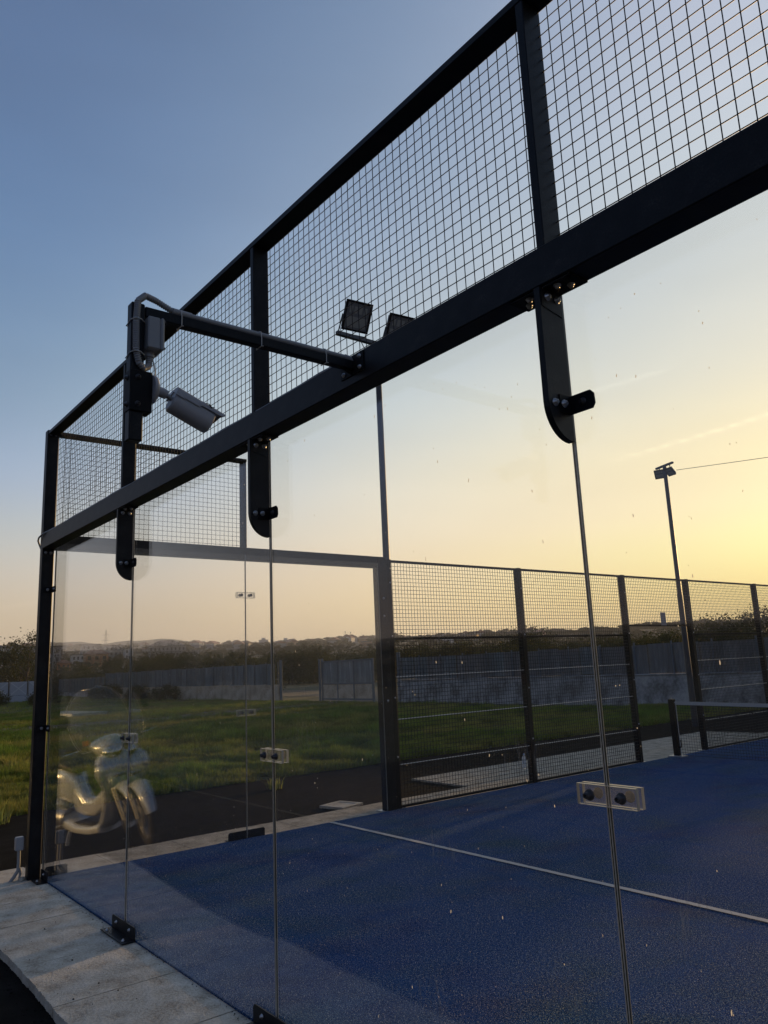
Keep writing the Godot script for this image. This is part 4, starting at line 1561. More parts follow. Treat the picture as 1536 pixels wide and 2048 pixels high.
	for q in [[0.925, 0.40, 0.10, 0.045], [0.91, 0.42, 0.15, 0.06], [0.87, 0.445, 0.205, 0.075], [0.79, 0.475, 0.24, 0.08], [0.72, 0.475, 0.24, 0.07], [0.66, 0.455, 0.195, 0.055], [0.58, 0.43, 0.145, 0.042], [0.48, 0.40, 0.12, 0.036], [0.38, 0.365, 0.115, 0.036], [0.27, 0.325, 0.12, 0.045], [0.20, 0.27, 0.13, 0.06], [0.165, 0.22, 0.12, 0.05]]:
		rings.append(ring_xz(Vector3(q[1], q[0], 0), q[2], q[3], 0.85))
	mb.skin(rings)
	obj(s, "legshield", mb.mesh(), M.scooter_paint)
	for z in [-1.0, 1.0]:
		mb = MB.new()
		rings = []
		for q in [[0.0, 0.014], [0.2, 0.040], [0.6, 0.050], [1.0, 0.014]]:
			var ce := Vector3(0.548, 0.70, 0.02 * z).lerp(Vector3(0.47, 0.83, 0.215 * z), q[0])
			rings.append(ring_yz(ce, 0.02, q[1], 0.9, 14))
		mb.skin(rings)
		obj(s, "indicator", mb.mesh(), M.signal)
	# floor, side sill and tail
	mb = MB.new()
	rings = []
	for q in [[0.30, 0.19, 0.14, 0.05], [0.15, 0.165, 0.165, 0.05], [-0.05, 0.165, 0.17, 0.05], [-0.22, 0.20, 0.165, 0.07], [-0.34, 0.28, 0.15, 0.10], [-0.42, 0.36, 0.12, 0.10]]:
		rings.append(ring_yz(Vector3(q[0], q[1], 0), q[2], q[3], 0.6))
	mb.skin(rings)
	obj(s, "floorboard", mb.mesh(), M.scooter_paint)
	mb = MB.new()
	mb.box(Vector3(0.02, 0.222, 0), Vector3(0.36, 0.014, 0.26), 0.004)
	obj(s, "foot_mat", mb.mesh(), M.seat_vinyl)
	mb = MB.new()
	rings = []
	for q in [[0.36, 0.50, 0.10, 0.10], [0.12, 0.36, 0.075, 0.09], [-0.02, 0.36, 0.075, 0.10], [-0.14, 0.45, 0.09, 0.17]]:
		rings.append(ring_yz(Vector3(q[0], q[1], 0), q[2], q[3], 0.8))
	mb.skin(rings)
	obj(s, "centre_tunnel", mb.mesh(), M.scooter_paint)
	mb = MB.new()
	rings = []
	for q in [[-0.12, 0.50, 0.05, 0.10], [-0.18, 0.54, 0.11, 0.17], [-0.32, 0.59, 0.15, 0.19], [-0.50, 0.65, 0.165, 0.16], [-0.70, 0.70, 0.165, 0.13], [-0.88, 0.74, 0.13, 0.095], [-1.0, 0.77, 0.07, 0.05], [-1.04, 0.78, 0.03, 0.02]]:
		rings.append(ring_yz(Vector3(q[0], q[1], 0), q[2], q[3], 0.75))
	mb.skin(rings)
	obj(s, "tail_panel", mb.mesh(), M.scooter_paint)
	for z in [-1.0, 1.0]:
		mb = MB.new()
		for q in [[-0.36, 0.60, 0.10], [-0.39, 0.565, 0.085], [-0.34, 0.63, 0.07]]:
			mb.box(Vector3(q[0], q[1], 0.160 * z), Vector3(q[2], 0.010, 0.012), 0.002, Basis(Vector3(0, 0, 1), -0.55))
		obj(s, "emblem_stripe", mb.mesh(), M.scooter_dark)
	mb = MB.new()
	rings = []
	for q in [[-0.14, 0.71, 0.07, 0.02], [-0.20, 0.755, 0.12, 0.045], [-0.42, 0.80, 0.15, 0.05], [-0.60, 0.84, 0.15, 0.055], [-0.85, 0.88, 0.12, 0.05], [-0.94, 0.89, 0.06, 0.025]]:
		rings.append(ring_yz(Vector3(q[0], q[1], 0), q[2], q[3], 0.7))
	mb.skin(rings)
	obj(s, "seat", mb.mesh(), M.seat_vinyl)
	mb = MB.new()
	rings = []
	for i in 11:
		var a := deg_to_rad(lerpf(40.0, 170.0, i / 10.0))
		rings.append(PackedVector3Array([Vector3(-0.64 + cos(a) * 0.345, 0.315 + sin(a) * 0.345, -0.06), Vector3(-0.64 + cos(a) * 0.355, 0.315 + sin(a) * 0.355, 0.0), Vector3(-0.64 + cos(a) * 0.345, 0.315 + sin(a) * 0.345, 0.06), Vector3(-0.64 + cos(a) * 0.335, 0.315 + sin(a) * 0.335, 0.0)]))
	mb.skin(rings)
	obj(s, "rear_mudguard", mb.mesh(), M.scooter_dark)
	mb = MB.new()
	mb.tube(PackedVector3Array([Vector3(-0.25, 0.26, -0.10), Vector3(-0.40, 0.29, -0.12), Vector3(-0.66, 0.32, -0.13)]), [0.09, 0.10, 0.07], 14)
	obj(s, "engine_case", mb.mesh(), M.galvanised)
	mb = MB.new()
	mb.tube(PackedVector3Array([Vector3(-0.42, 0.24, 0.13), Vector3(-0.55, 0.28, 0.16), Vector3(-0.95, 0.42, 0.17)]), [0.03, 0.06, 0.055], 14)
	obj(s, "exhaust", mb.mesh(), M.galvanised)
	mb = MB.new()
	mb.tube(PackedVector3Array([Vector3(-0.18, 0.18, -0.12), Vector3(-0.13, 0.03, -0.21), Vector3(-0.10, 0.005, -0.23)]), 0.011, 8)
	obj(s, "side_stand", mb.mesh(), M.galvanised)
	mb = MB.new()
	rings = []
	for q in [[-0.98, 0.77, 0.08, 0.035], [-1.03, 0.775, 0.07, 0.03], [-1.06, 0.78, 0.03, 0.012]]:
		rings.append(ring_yz(Vector3(q[0], q[1], 0), q[2], q[3], 0.8))
	mb.skin(rings)
	obj(s, "tail_lamp", mb.mesh(), M.sticker)


# ---------------------------------------------------------------- wall of the field, gate, panel fence
func corrugated(w: float, h: float) -> ArrayMesh:
	var mb := MB.new()
	var m := 5
	var prev := Vector2(0, 0)
	for i in m:
		var b := w * i / m
		var st := w / m
		for q in [[0.30, 0.0], [0.42, 0.03], [0.82, 0.03], [1.0, 0.0]]:
			var cur := Vector2(b + st * q[0], q[1])
			var e := (cur - prev).normalized()
			var nn := Vector3(-e.y, 0, e.x)
			mb.quad(Vector3(prev.x, 0, prev.y), Vector3(cur.x, 0, cur.y), Vector3(cur.x, h, cur.y), Vector3(prev.x, h, prev.y), nn)
			mb.quad(Vector3(prev.x, 0, prev.y - 0.002), Vector3(cur.x, 0, cur.y - 0.002), Vector3(cur.x, h, cur.y - 0.002), Vector3(prev.x, h, prev.y - 0.002), -nn)
			prev = cur
	return mb.mesh()


func wall_run(w: Node3D, x0: float, x1: float, base_m: Material, hb: float, ht: float, sd: int, plain_m: Material, odd_m: Material) -> void:
	var r := RandomNumberGenerator.new()
	r.seed = sd
	var bm := MB.new()
	bm.span(Vector3(x0, -0.3, -0.12), Vector3(x1, hb, 0.12), 0.01)
	obj(w, "concrete_base", bm.mesh(), base_m)
	var cp := MB.new()
	cp.span(Vector3(x0 - 0.02, hb + 0.001, -0.15), Vector3(x1 + 0.02, hb + 0.05, 0.15), 0.01)
	obj(w, "coping", cp.mesh(), base_m)
	var sh := corrugated(1.0, ht - hb - 0.06)
	var x := x0
	while x < x1 - 0.9:
		var o := obj(w, "metal_sheet", sh, plain_m if r.randf() < 0.7 else odd_m, T(Vector3(x, hb + 0.055 + r.randf_range(-0.035, 0.03), -0.02 + r.randf_range(-0.015, 0.015)), Basis.from_euler(Vector3(r.randf_range(-0.015, 0.015), r.randf_range(-0.012, 0.012), r.randf_range(-0.010, 0.010)))))
		o.scale.x = 0.995
		x += 1.0
	var ps := MB.new()
	ps.span(Vector3(-0.025, 0, -0.02), Vector3(0.025, ht - hb + 0.02, 0.03), 0.004)
	var pm := ps.mesh()
	x = x0 + 0.02
	while x < x1:
		obj(w, "support", pm, M.blue_post, T(Vector3(x, hb + 0.05, 0.055)))
		x += 1.5


func boundary() -> void:
	var Z := -22.75
	var l := thing("boundary_wall", "low tan wall topped with blue corrugated sheets left of the open gate", "wall", Vector3(0, 0, Z))
	wall_run(l, -66.0, -34.35, M.wall_left, 0.84, 2.2, 5, M.blue_sheet, M.blue_sheet_faded)
	var e := thing("boundary_wall", "blue grey sheet wall running on behind the mesh fence", "wall", Vector3(0, 0, Z))
	wall_run(e, -22.6, 16.0, M.wall_right, 0.98, 2.08, 6, M.grey_sheet, M.blue_sheet)
	var ll := thing("boundary_wall", "farthest blue sheet fence at the left, low on the grass", "wall", Vector3(-66.0, 0.0, Z), -0.12)
	wall_run(ll, -26.0, -0.1, M.wall_right, 0.35, 1.9, 7, M.blue_sheet, M.grey_sheet)
	# posts of the opening
	for q in [[-34.25, "slim blue grey gate post at the end of the tan wall"], [-22.75, "blue grey gate post where the sheet wall begins"]]:
		var p := thing("gate_post", q[1], "post", Vector3(q[0], 0, Z), 0.0, "posts of the field gate")
		var mb := MB.new()
		mb.span(Vector3(-0.07, -0.1, -0.07), Vector3(0.07, 2.35, 0.07), 0.006)
		obj(p, "column", mb.mesh(), M.blue_post)
		mb = MB.new()
		mb.span(Vector3(-0.08, 2.351, -0.08), Vector3(0.08, 2.375, 0.08), 0.005)
		obj(p, "cap", mb.mesh(), M.blue_post)
	# sliding gate leaf: three blue panels over three rusty pale ones
	var g := thing("sliding_gate", "sliding metal gate leaf with blue upper and pale lower panels", "gate", Vector3(-29.4, 0, Z + 0.35))
	var mb := MB.new()
	for x in [0.0, 0.28, 4.95]:
		mb.span(Vector3(x - 0.05, -0.03, -0.05), Vector3(x + 0.05, 2.28 if x < 4.0 else 2.15, 0.05), 0.005)
	for y in [0.08, 0.90, 2.10]:
		mb.span(Vector3(0.33, y - 0.04, -0.04), Vector3(4.90, y + 0.04, 0.04), 0.004)
	for x in [1.78, 3.28]:
		mb.span(Vector3(x - 0.035, 0.12, -0.045), Vector3(x + 0.035, 2.06, 0.045), 0.004)
	obj(g, "frame", mb.mesh(), M.blue_post)
	for q in [[0.33, 1.745], [1.815, 3.245], [3.315, 4.90]]:
		for k in 2:
			var pn := MB.new()
			pn.span(Vector3(q[0], 0.94 if k == 1 else 0.12, -0.012), Vector3(q[1], 2.06 if k == 1 else 0.86, 0.012), 0.003)
			var o := obj(g, "panel", pn.mesh(), M.blue_sheet_faded if k == 1 else M.wall_left)
			if k == 0: o.set_meta("label", "pale lower gate panel with rusty stains")
	# white panels with diagonal ribs at the far left
	var f := thing("panel_fence", "white concrete panel fence with diagonal cross ribs at the far left", "fence", polar(-79.6, 82.0, -0.08), 1.36)
	for i in 4:
		var pn := MB.new()
		pn.box(Vector3(0.75 + i * 1.62, 1.25, 0), Vector3(1.46, 1.25, 0.06), 0.01)
		var o := obj(f, "panel", pn.mesh(), M.white_panel)
		var rb := MB.new()
		for s in [-1.0, 1.0]:
			rb.box(Vector3(0.75 + i * 1.62, 1.25, 0.045), Vector3(1.75, 0.07, 0.03), 0.008, Basis(Vector3(0, 0, 1), s * 0.70))
		obj(o, "cross_rib", rb.mesh(), M.panel_rib)
		var pm := MB.new()
		pm.span(Vector3(-0.06 + i * 1.62, 0, -0.08), Vector3(0.00 + i * 1.62, 1.95, 0.08), 0.01)
		obj(f, "post", pm.mesh(), M.wall_grey)
	var bs := MB.new()
	bs.span(Vector3(-0.1, -0.3, -0.1), Vector3(6.5, 0.60, 0.12), 0.01)
	obj(f, "base", bs.mesh(), M.white_panel)
	# pale low block far out on the other side, mirrored as a bright streak beside the scooter
	var w := thing("low_plinth", "low whitewashed plinth out on the open ground, mirrored as a pale streak", "plinth", Vector3(-35.8, -0.08, 10.6), -0.17)
	mb = MB.new()
	mb.span(Vector3(-2.4, -0.1, -0.95), Vector3(2.4, 0.13, 0.95), 0.02)
	obj(w, "block", mb.mesh(), M.wall_white)


# ---------------------------------------------------------------- grass
func tuft(seed_: int, blades: int, h: float, spread: float) -> ArrayMesh:
	var r := RandomNumberGenerator.new()
	r.seed = seed_
	var mb := MB.new()
	mb.colored = true
	for i in blades:
		var a := r.randf() * TAU
		var p := Vector3(cos(a), 0, sin(a)) * spread * sqrt(r.randf())
		var d := Vector3(cos(a + r.randf_range(-1, 1)), 0, sin(a + r.randf_range(-1, 1)))
		var hh := h * r.randf_range(0.45, 1.0)
		var lean := hh * r.randf_range(0.1, 0.75)
		var sd := d.cross(Vector3.UP).normalized() * r.randf_range(0.003, 0.006) * (h / 0.12)
		var m := p + d * lean * 0.35 + Vector3(0, hh * 0.6, 0)
		var t := p + d * lean + Vector3(0, hh, 0)
		var k := r.randf_range(0.75, 1.2)
		mb.col = Color(k, k, k)
		var nn := sd.cross(t - p).normalized()
		if nn.y < 0.0: nn = -nn
		mb.tri(p - sd, p + sd, m + sd * 0.8, nn, nn, nn)
		mb.tri(p - sd, m + sd * 0.8, m - sd * 0.8, nn, nn, nn)
		mb.tri(m - sd * 0.8, m + sd * 0.8, t, nn, nn, nn)
	return mb.mesh()


func grass() -> void:
	var patch := noise(61, 0.22, 3)
	var fine := noise(62, 0.9, 2)
	var r := RandomNumberGenerator.new()
	r.seed = 99
	var zones := [[-4.15, -8.6, -22.4, -13.0, 9000, 0.15, 0.16, 20], [-4.15, -8.5, -13.0, 3.0, 22000, 0.17, 0.09, 20], [-8.5, -17.0, -20.0, 3.0, 22000, 0.19, 0.13, 20], [-17.0, -42.0, -22.3, 3.0, 28000, 0.14, 0.20, 20], [-42.0, -100.0, -26.0, 6.0, 12000, 0.18, 0.5, 16]]
	var zi := 0
	for z in zones:
		var at := []
		var cols := []
		for i in int(z[4]):
			var x := r.randf_range(z[0], z[1])
			var zz := r.randf_range(z[2], z[3])
			var p := patch.get_noise_2d(x, zz)
			var q := fine.get_noise_2d(x, zz)
			# the track is bare
			if x < -22.5 and x > -30.0:
				var c := lerpf(-24.5, -27.0, absf(zz + 10.5) / 13.0)
				if absf(x - c) < 1.2 and r.randf() < 0.7:
					continue
			if x > -4.6 and r.randf() < 0.45:
				continue
			if zi == 4 and zz < -22.0 and x > -66.0 and r.randf() < 0.6:
				continue
			var s := (0.75 + 0.5 * p + 0.8 * q) * r.randf_range(0.5, 1.4)
			if s < 0.42: continue
			at.append(Transform3D(ry(r.randf() * TAU).scaled(Vector3(1, s, 1)), Vector3(x, -0.075, zz)))
			var k := 0.9 + 0.7 * q + r.randf_range(-0.3, 0.3)
			var dry := clampf(0.38 - 1.1 * p + r.randf_range(-0.2, 0.3), 0.0, 1.0)
			cols.append(Color(lerpf(0.12, 0.27, dry) * k, lerpf(0.185, 0.235, dry) * k, lerpf(0.030, 0.07, dry) * k))
		var g := many(self, "grass", tuft(70 + zi, int(z[7]), z[5], z[6]), M.blade, at, cols)
		tag(g, ["grass between the asphalt and the grey sheet wall", "green grass bordering the black asphalt", "lawn grass in the middle of the field", "grass of the field near the tan wall", "rough grass at the far left of the field"][zi], "grass")
		zi += 1
	# weeds that grow out of the asphalt
	for q in [[-3.60, -0.42, 0.24, "yellow green weed tuft in the asphalt left of the corner post"], [-3.05, -4.10, 0.20, "small weed tuft alone in the asphalt behind the side glass"]]:
		var w := thing("weed", q[3], "weed", Vector3(q[0], -0.055, q[1]))
		var o := obj(w, "blades", tuft(int(q[0] * -100.0), 60, q[2], q[2] * 0.55), M.weed if M.has("weed") else weed_mat())
		o.set_meta("kind", "stuff")


func weed_mat() -> Material:
	var m := mat("weed", 0.035, 0.05, 0.012, 0.8)
	m.backlight_enabled = true
	m.backlight = Color(0.5, 0.55, 0.3)
	return m


# ---------------------------------------------------------------- town
func windows(b: Node3D, w: float, z: float, y0: float, fl: float, floors: int, n: int) -> void:
	var win := MB.new()
	win.box(Vector3.ZERO, Vector3(w / n * 0.42, fl * 0.5, 0.12))
	var wm := win.mesh()
	for f in floors:
		for i in n:
			obj(b, "window", wm, M.window_dark, T(Vector3(-w * 0.5 + w * (i + 0.5) / n, y0 + fl * (f + 0.5), z)))


func house(nm: String, label: String, az: float, d: float, w: float, dp: float, top_el: float, fl: float, floors: int, n: int, wall_m: Material, roof: String, roof_m: Material) -> Node3D:
	# stands so that its eaves reach the given elevation
	var top := 1.68 + d * tan(deg_to_rad(top_el))
	var h := fl * floors
	var b := thing(nm, label, "building", polar(az, d, top - h), deg_to_rad(-az) + 0.12)
	var mb := MB.new()
	mb.span(Vector3(-w * 0.5, -8.0, -dp), Vector3(w * 0.5, h, 0), 0.02)
	obj(b, "wall", mb.mesh(), wall_m)
	windows(b, w, 0.02, 0.0, fl, floors, n)
	var r := MB.new()
	if roof == "flat":
		r.span(Vector3(-w * 0.5 - 0.5, h + 0.005, -dp - 0.5), Vector3(w * 0.5 + 0.5, h + 0.45, 0.5), 0.05)
	elif roof == "hip":
		var o := 0.8
		var rh := minf(w, dp) * 0.28
		var a := [Vector3(-w * 0.5 - o, h, o), Vector3(w * 0.5 + o, h, o), Vector3(w * 0.5 + o, h, -dp - o), Vector3(-w * 0.5 - o, h, -dp - o)]
		var i0 := minf(w * 0.3, dp * 0.5)
		var p := [Vector3(-w * 0.5 + i0, h + rh, -dp * 0.5), Vector3(w * 0.5 - i0, h + rh, -dp * 0.5)]
		r.quad(a[0], a[1], p[1], p[0], Vector3(0, 0.9, 0.4).normalized())
		r.quad(a[2], a[3], p[0], p[1], Vector3(0, 0.9, -0.4).normalized())
		r.tri(a[0], a[3], p[0], Vector3(-0.5, 0.85, 0), Vector3(-0.5, 0.85, 0), Vector3(-0.5, 0.85, 0))
		r.tri(a[1], a[2], p[1], Vector3(0.5, 0.85, 0), Vector3(0.5, 0.85, 0), Vector3(0.5, 0.85, 0))
		r.quad(a[0], a[1], a[2], a[3], Vector3.DOWN)
	else:
		var rh := w * 0.22
		r.prism(PackedVector2Array([Vector2(-w * 0.5 - 0.6, h), Vector2(w * 0.5 + 0.6, h), Vector2(0, h + rh)]), dp + 1.2, T(Vector3(0, 0.003, -dp * 0.5)))
	obj(b, "roof", r.mesh(), roof_m)
	return b


func town() -> void:
	var b := house("apartment_house", "white house with balconies at the left edge behind the trees", -79.4, 300.0, 17.0, 10.0, 2.35, 3.1, 3, 6, M.wall_white, "gable", M.roof_flat)
	for f in 3:
		var mb := MB.new()
		mb.span(Vector3(-8.6, f * 3.1 - 0.2, 0.01), Vector3(8.6, f * 3.1 + 0.05, 1.5), 0.02)
		mb.span(Vector3(-8.6, f * 3.1 + 0.06, 1.35), Vector3(8.6, f * 3.1 + 1.0, 1.48), 0.02)
		obj(b, "balcony", mb.mesh(), M.wall_white)
	house("house", "pale gabled house half hidden by the tree left of the corner post", -77.0, 340.0, 6.0, 8.0, 2.32, 3.0, 3, 2, M.wall_white, "gable", M.wall_grey)
	house("apartment_block", "dark flat roofed block just right of the corner post", -75.6, 330.0, 15.0, 12.0, 2.30, 3.2, 3, 6, M.wall_grey, "flat", M.roof_dark)
	house("apartment_block", "grey flat roofed block, narrower and set back left of the wide pale one", -72.4, 520.0, 10.5, 10.0, 2.38, 3.2, 4, 4, M.wall_grey, "flat", M.roof_flat)
	house("apartment_block", "wide pale grey flat roofed block left of the first glass joint", -71.2, 500.0, 15.5, 11.0, 2.26, 3.2, 4, 6, M.wall_grey, "flat", M.roof_dark)
	house("house", "small bright white house end catching light by the first glass joint", -69.9, 470.0, 4.5, 8.0, 2.02, 3.0, 2, 2, M.wall_white, "flat", M.roof_flat)
	var t := house("house", "tan house with terracotta hip roof and porch behind the blue sheets", -72.0, 350.0, 9.0, 8.0, 1.72, 3.0, 3, 3, M.wall_tan, "hip", M.roof_tile)
	var mb := MB.new()
	for x in [-4.2, -1.4, 1.4, 4.2]:
		mb.span(Vector3(x - 0.25, 0, 0.02), Vector3(x + 0.25, 8.0, 1.6), 0.02)
	obj(t, "porch_column", mb.mesh(), M.wall_orange)
	house("house", "small orange house low among the bushes beside the corner post", -74.1, 330.0, 4.8, 6.0, 1.20, 2.8, 2, 3, M.wall_orange, "hip", M.roof_tile)
	house("house", "small pale house above the orange one", -73.2, 400.0, 5.5, 6.0, 1.70, 2.8, 2, 3, M.wall_white, "flat", M.roof_flat)
	house("school_building", "long building under a wide dark hip roof right of the first glass joint", -67.3, 500.0, 22.0, 14.0, 2.12, 3.4, 3, 9, M.wall_grey, "hip", M.roof_dark)
	house("apartment_block", "grey long block under the hip roofed one", -66.8, 440.0, 26.0, 10.0, 1.72, 3.2, 2, 10, M.wall_grey, "flat", M.roof_flat)
	# blocks on the ridge
	for q in [[-60.5, 900.0, 9.0, 2.30, "left one of two pale tower blocks on the ridge"], [-58.9, 880.0, 12.0, 2.22, "right one of two pale tower blocks on the ridge, the wider"]]:
		var h := house("tower_block", q[4], q[0], q[1], q[2], 12.0, q[3], 3.2, 4, 4, M.wall_white, "flat", M.roof_flat)
		var st := MB.new()
		st.span(Vector3(-2.0, 13.26, -7.0), Vector3(2.0, 15.6, -3.0), 0.02)
		obj(h, "stair_tower", st.mesh(), M.wall_white)
	# houses scattered over the slope, each too small to tell from its neighbours
	var r := RandomNumberGenerator.new()
	r.seed = 321
	for i in 70:
		var az := r.randf_range(-80.0, -40.0)
		var d := r.randf_range(540.0, 830.0)
		var p := polar(az, d)
		p.y = land(p.x, p.z)
		var w := r.randf_range(6.0, 11.0)
		var h := r.randf_range(2.6, 4.6)
		var s := thing("hill_house", "tiny %s on the hazy slope, %s" % [["grey house", "grey house", "white house", "tan house"][i % 4], spot(az)], "building", p, deg_to_rad(-az) + r.randf_range(-0.5, 0.5), "houses scattered over the distant slope")
		var wb := MB.new()
		wb.span(Vector3(-w * 0.5, -3.0, -5.0), Vector3(w * 0.5, h, 5.0), 0.02)
		obj(s, "wall", wb.mesh(), [M.wall_grey, M.wall_grey, M.wall_white, M.wall_tan][i % 4])
		var rb := MB.new()
		if r.randf() < 0.5:
			rb.span(Vector3(-w * 0.5 - 0.4, h + 0.01, -5.4), Vector3(w * 0.5 + 0.4, h + 0.5, 5.4), 0.02)
			obj(s, "roof", rb.mesh(), M.roof_flat)
		else:
			rb.prism(PackedVector2Array([Vector2(-w * 0.5 - 0.4, h), Vector2(w * 0.5 + 0.4, h), Vector2(0, h + 2.4)]), 10.8, T(Vector3(0, 0.01, 0)))
			obj(s, "roof", rb.mesh(), M.roof_tile)
	# lattice mast and two slim masts
	var m := thing("lattice_mast", "thin lattice power mast on the skyline above the flat roofed blocks", "mast", polar(-71.45, 800.0, 20.0), 1.2)
	mb = MB.new()
	for s in [Vector3(1, 0, 1), Vector3(-1, 0, 1), Vector3(1, 0, -1), Vector3(-1, 0, -1)]:
		mb.bar(s * 1.8, s * 0.3 + Vector3(0, 29, 0), 0.14, 4)
	for k in 9:
		var y := 2.0 + k * 3.0
		var a := lerpf(1.8, 0.3, y / 29.0)
		var b2 := lerpf(1.8, 0.3, (y + 3.0) / 29.0)
		for s in [1.0, -1.0]:
			mb.bar(Vector3(-a, y, a * s), Vector3(b2, y + 3.0, b2 * s), 0.08, 4)
			mb.bar(Vector3(a * s, y, -a), Vector3(b2 * s, y + 3.0, b2), 0.08, 4)
	for y in [19.0, 24.0]:
		mb.bar(Vector3(-4, y, 0), Vector3(4, y, 0), 0.15, 4)
	obj(m, "lattice", mb.mesh(), M.lattice)
	for q in [[-54.55, "left one of two slim masts on the ridge before the end post", 2.72], [-54.15, "right one of two slim masts on the ridge before the end post", 2.66]]:
		var d := 760.0
		var top: float = 1.68 + d * tan(deg_to_rad(q[2]))
		var pm := thing("slim_mast", q[1], "mast", polar(q[0], d, top - 14.0), 0.0, "slim masts on the ridge")
		mb = MB.new()
		mb.lathe(PackedVector2Array([Vector2(0.32, -6), Vector2(0.2, 13.0), Vector2(0.5, 13.05), Vector2(0.5, 14.0)]), Transform3D.IDENTITY, 8)
		obj(pm, "pole", mb.mesh(), M.lattice)


# ---------------------------------------------------------------- trees and bushes
func crown(seed_: int, rx: float, h: float, base: float, clumps: int, leaves: int, leaf: float, tone: Color) -> ArrayMesh:
	var r := RandomNumberGenerator.new()
	r.seed = seed_
	var mb := MB.new()
	mb.colored = true
	for i in clumps:
		var a := r.randf() * TAU
		var v := pow(r.randf(), 0.8)
		var rad := rx * sqrt(r.randf()) * sqrt(maxf(0.08, 1.0 - pow(absf(v - 0.42) / 0.62, 2.0)))
		var ce := Vector3(cos(a) * rad, base + h * v, sin(a) * rad)
		var cr := rx * r.randf_range(0.16, 0.36)
		var ck := r.randf_range(0.7, 1.25)
		for k in leaves:
			var d := Vector3(r.randfn(), r.randfn() * 0.75, r.randfn()) * cr * 0.55
			var p := ce + d
			var u := Vector3(r.randfn(), r.randfn(), r.randfn()).normalized()
			var w := u.cross(Vector3(r.randfn(), r.randfn(), r.randfn())).normalized()
			var s := leaf * r.randf_range(0.6, 1.3)
			var nn := u.cross(w)
			if nn.y < 0.0: nn = -nn
			var t := ck * r.randf_range(0.7, 1.3)
			mb.col = Color(tone.r * t * r.randf_range(0.85, 1.2), tone.g * t, tone.b * t)
			mb.tri(p - u * s, p + w * s * 0.5, p + u * s, nn, nn, nn)
			mb.tri(p - u * s, p + u * s, p - w * s * 0.5, nn, nn, nn)
	return mb.mesh()


func trunk(seed_: int, h: float, rx: float, rad: float) -> ArrayMesh:
	var r := RandomNumberGenerator.new()
	r.seed = seed_
	var mb := MB.new()
	mb.tube(PackedVector3Array([Vector3(0, -0.4, 0), Vector3(0.05 * h * r.randfn() * 0.3, h * 0.3, 0.02 * h), Vector3(0.02 * h, h * 0.62, -0.01 * h), Vector3(0.03 * h, h * 0.9, 0)]), [rad, rad * 0.75, rad * 0.5, rad * 0.18], 8)
	for i in 8:
		var a := r.randf() * TAU
		var y := h * r.randf_range(0.28, 0.7)
		var e := Vector3(cos(a) * rx * 0.75, y + h * r.randf_range(0.12, 0.3), sin(a) * rx * 0.75)
		mb.tube(PackedVector3Array([Vector3(0.02 * h, y, 0), Vector3(e.x * 0.5, lerpf(y, e.y, 0.65), e.z * 0.5), e]), [rad * 0.42, rad * 0.28, rad * 0.08], 6)
	return mb.mesh()


func spot(az: float) -> String:
	for q in [[-74.5, "left of the tan house"], [-70.6, "around the tan house"], [-67.0, "below the long hip roof"], [-63.0, "right of the long hip roof"], [-59.5, "left of the middle glass joint"], [-56.0, "seen through the open gate"], [-51.5, "above the sliding gate"], [-47.0, "right of the end post"], [-42.0, "in the first fence bay"], [-37.5, "behind the near glass joint"], [-33.5, "left of the distant floodlight"], [-29.0, "right of the distant floodlight"]]:
		if az < q[0]:
			return q[1]
	return "at the right edge"


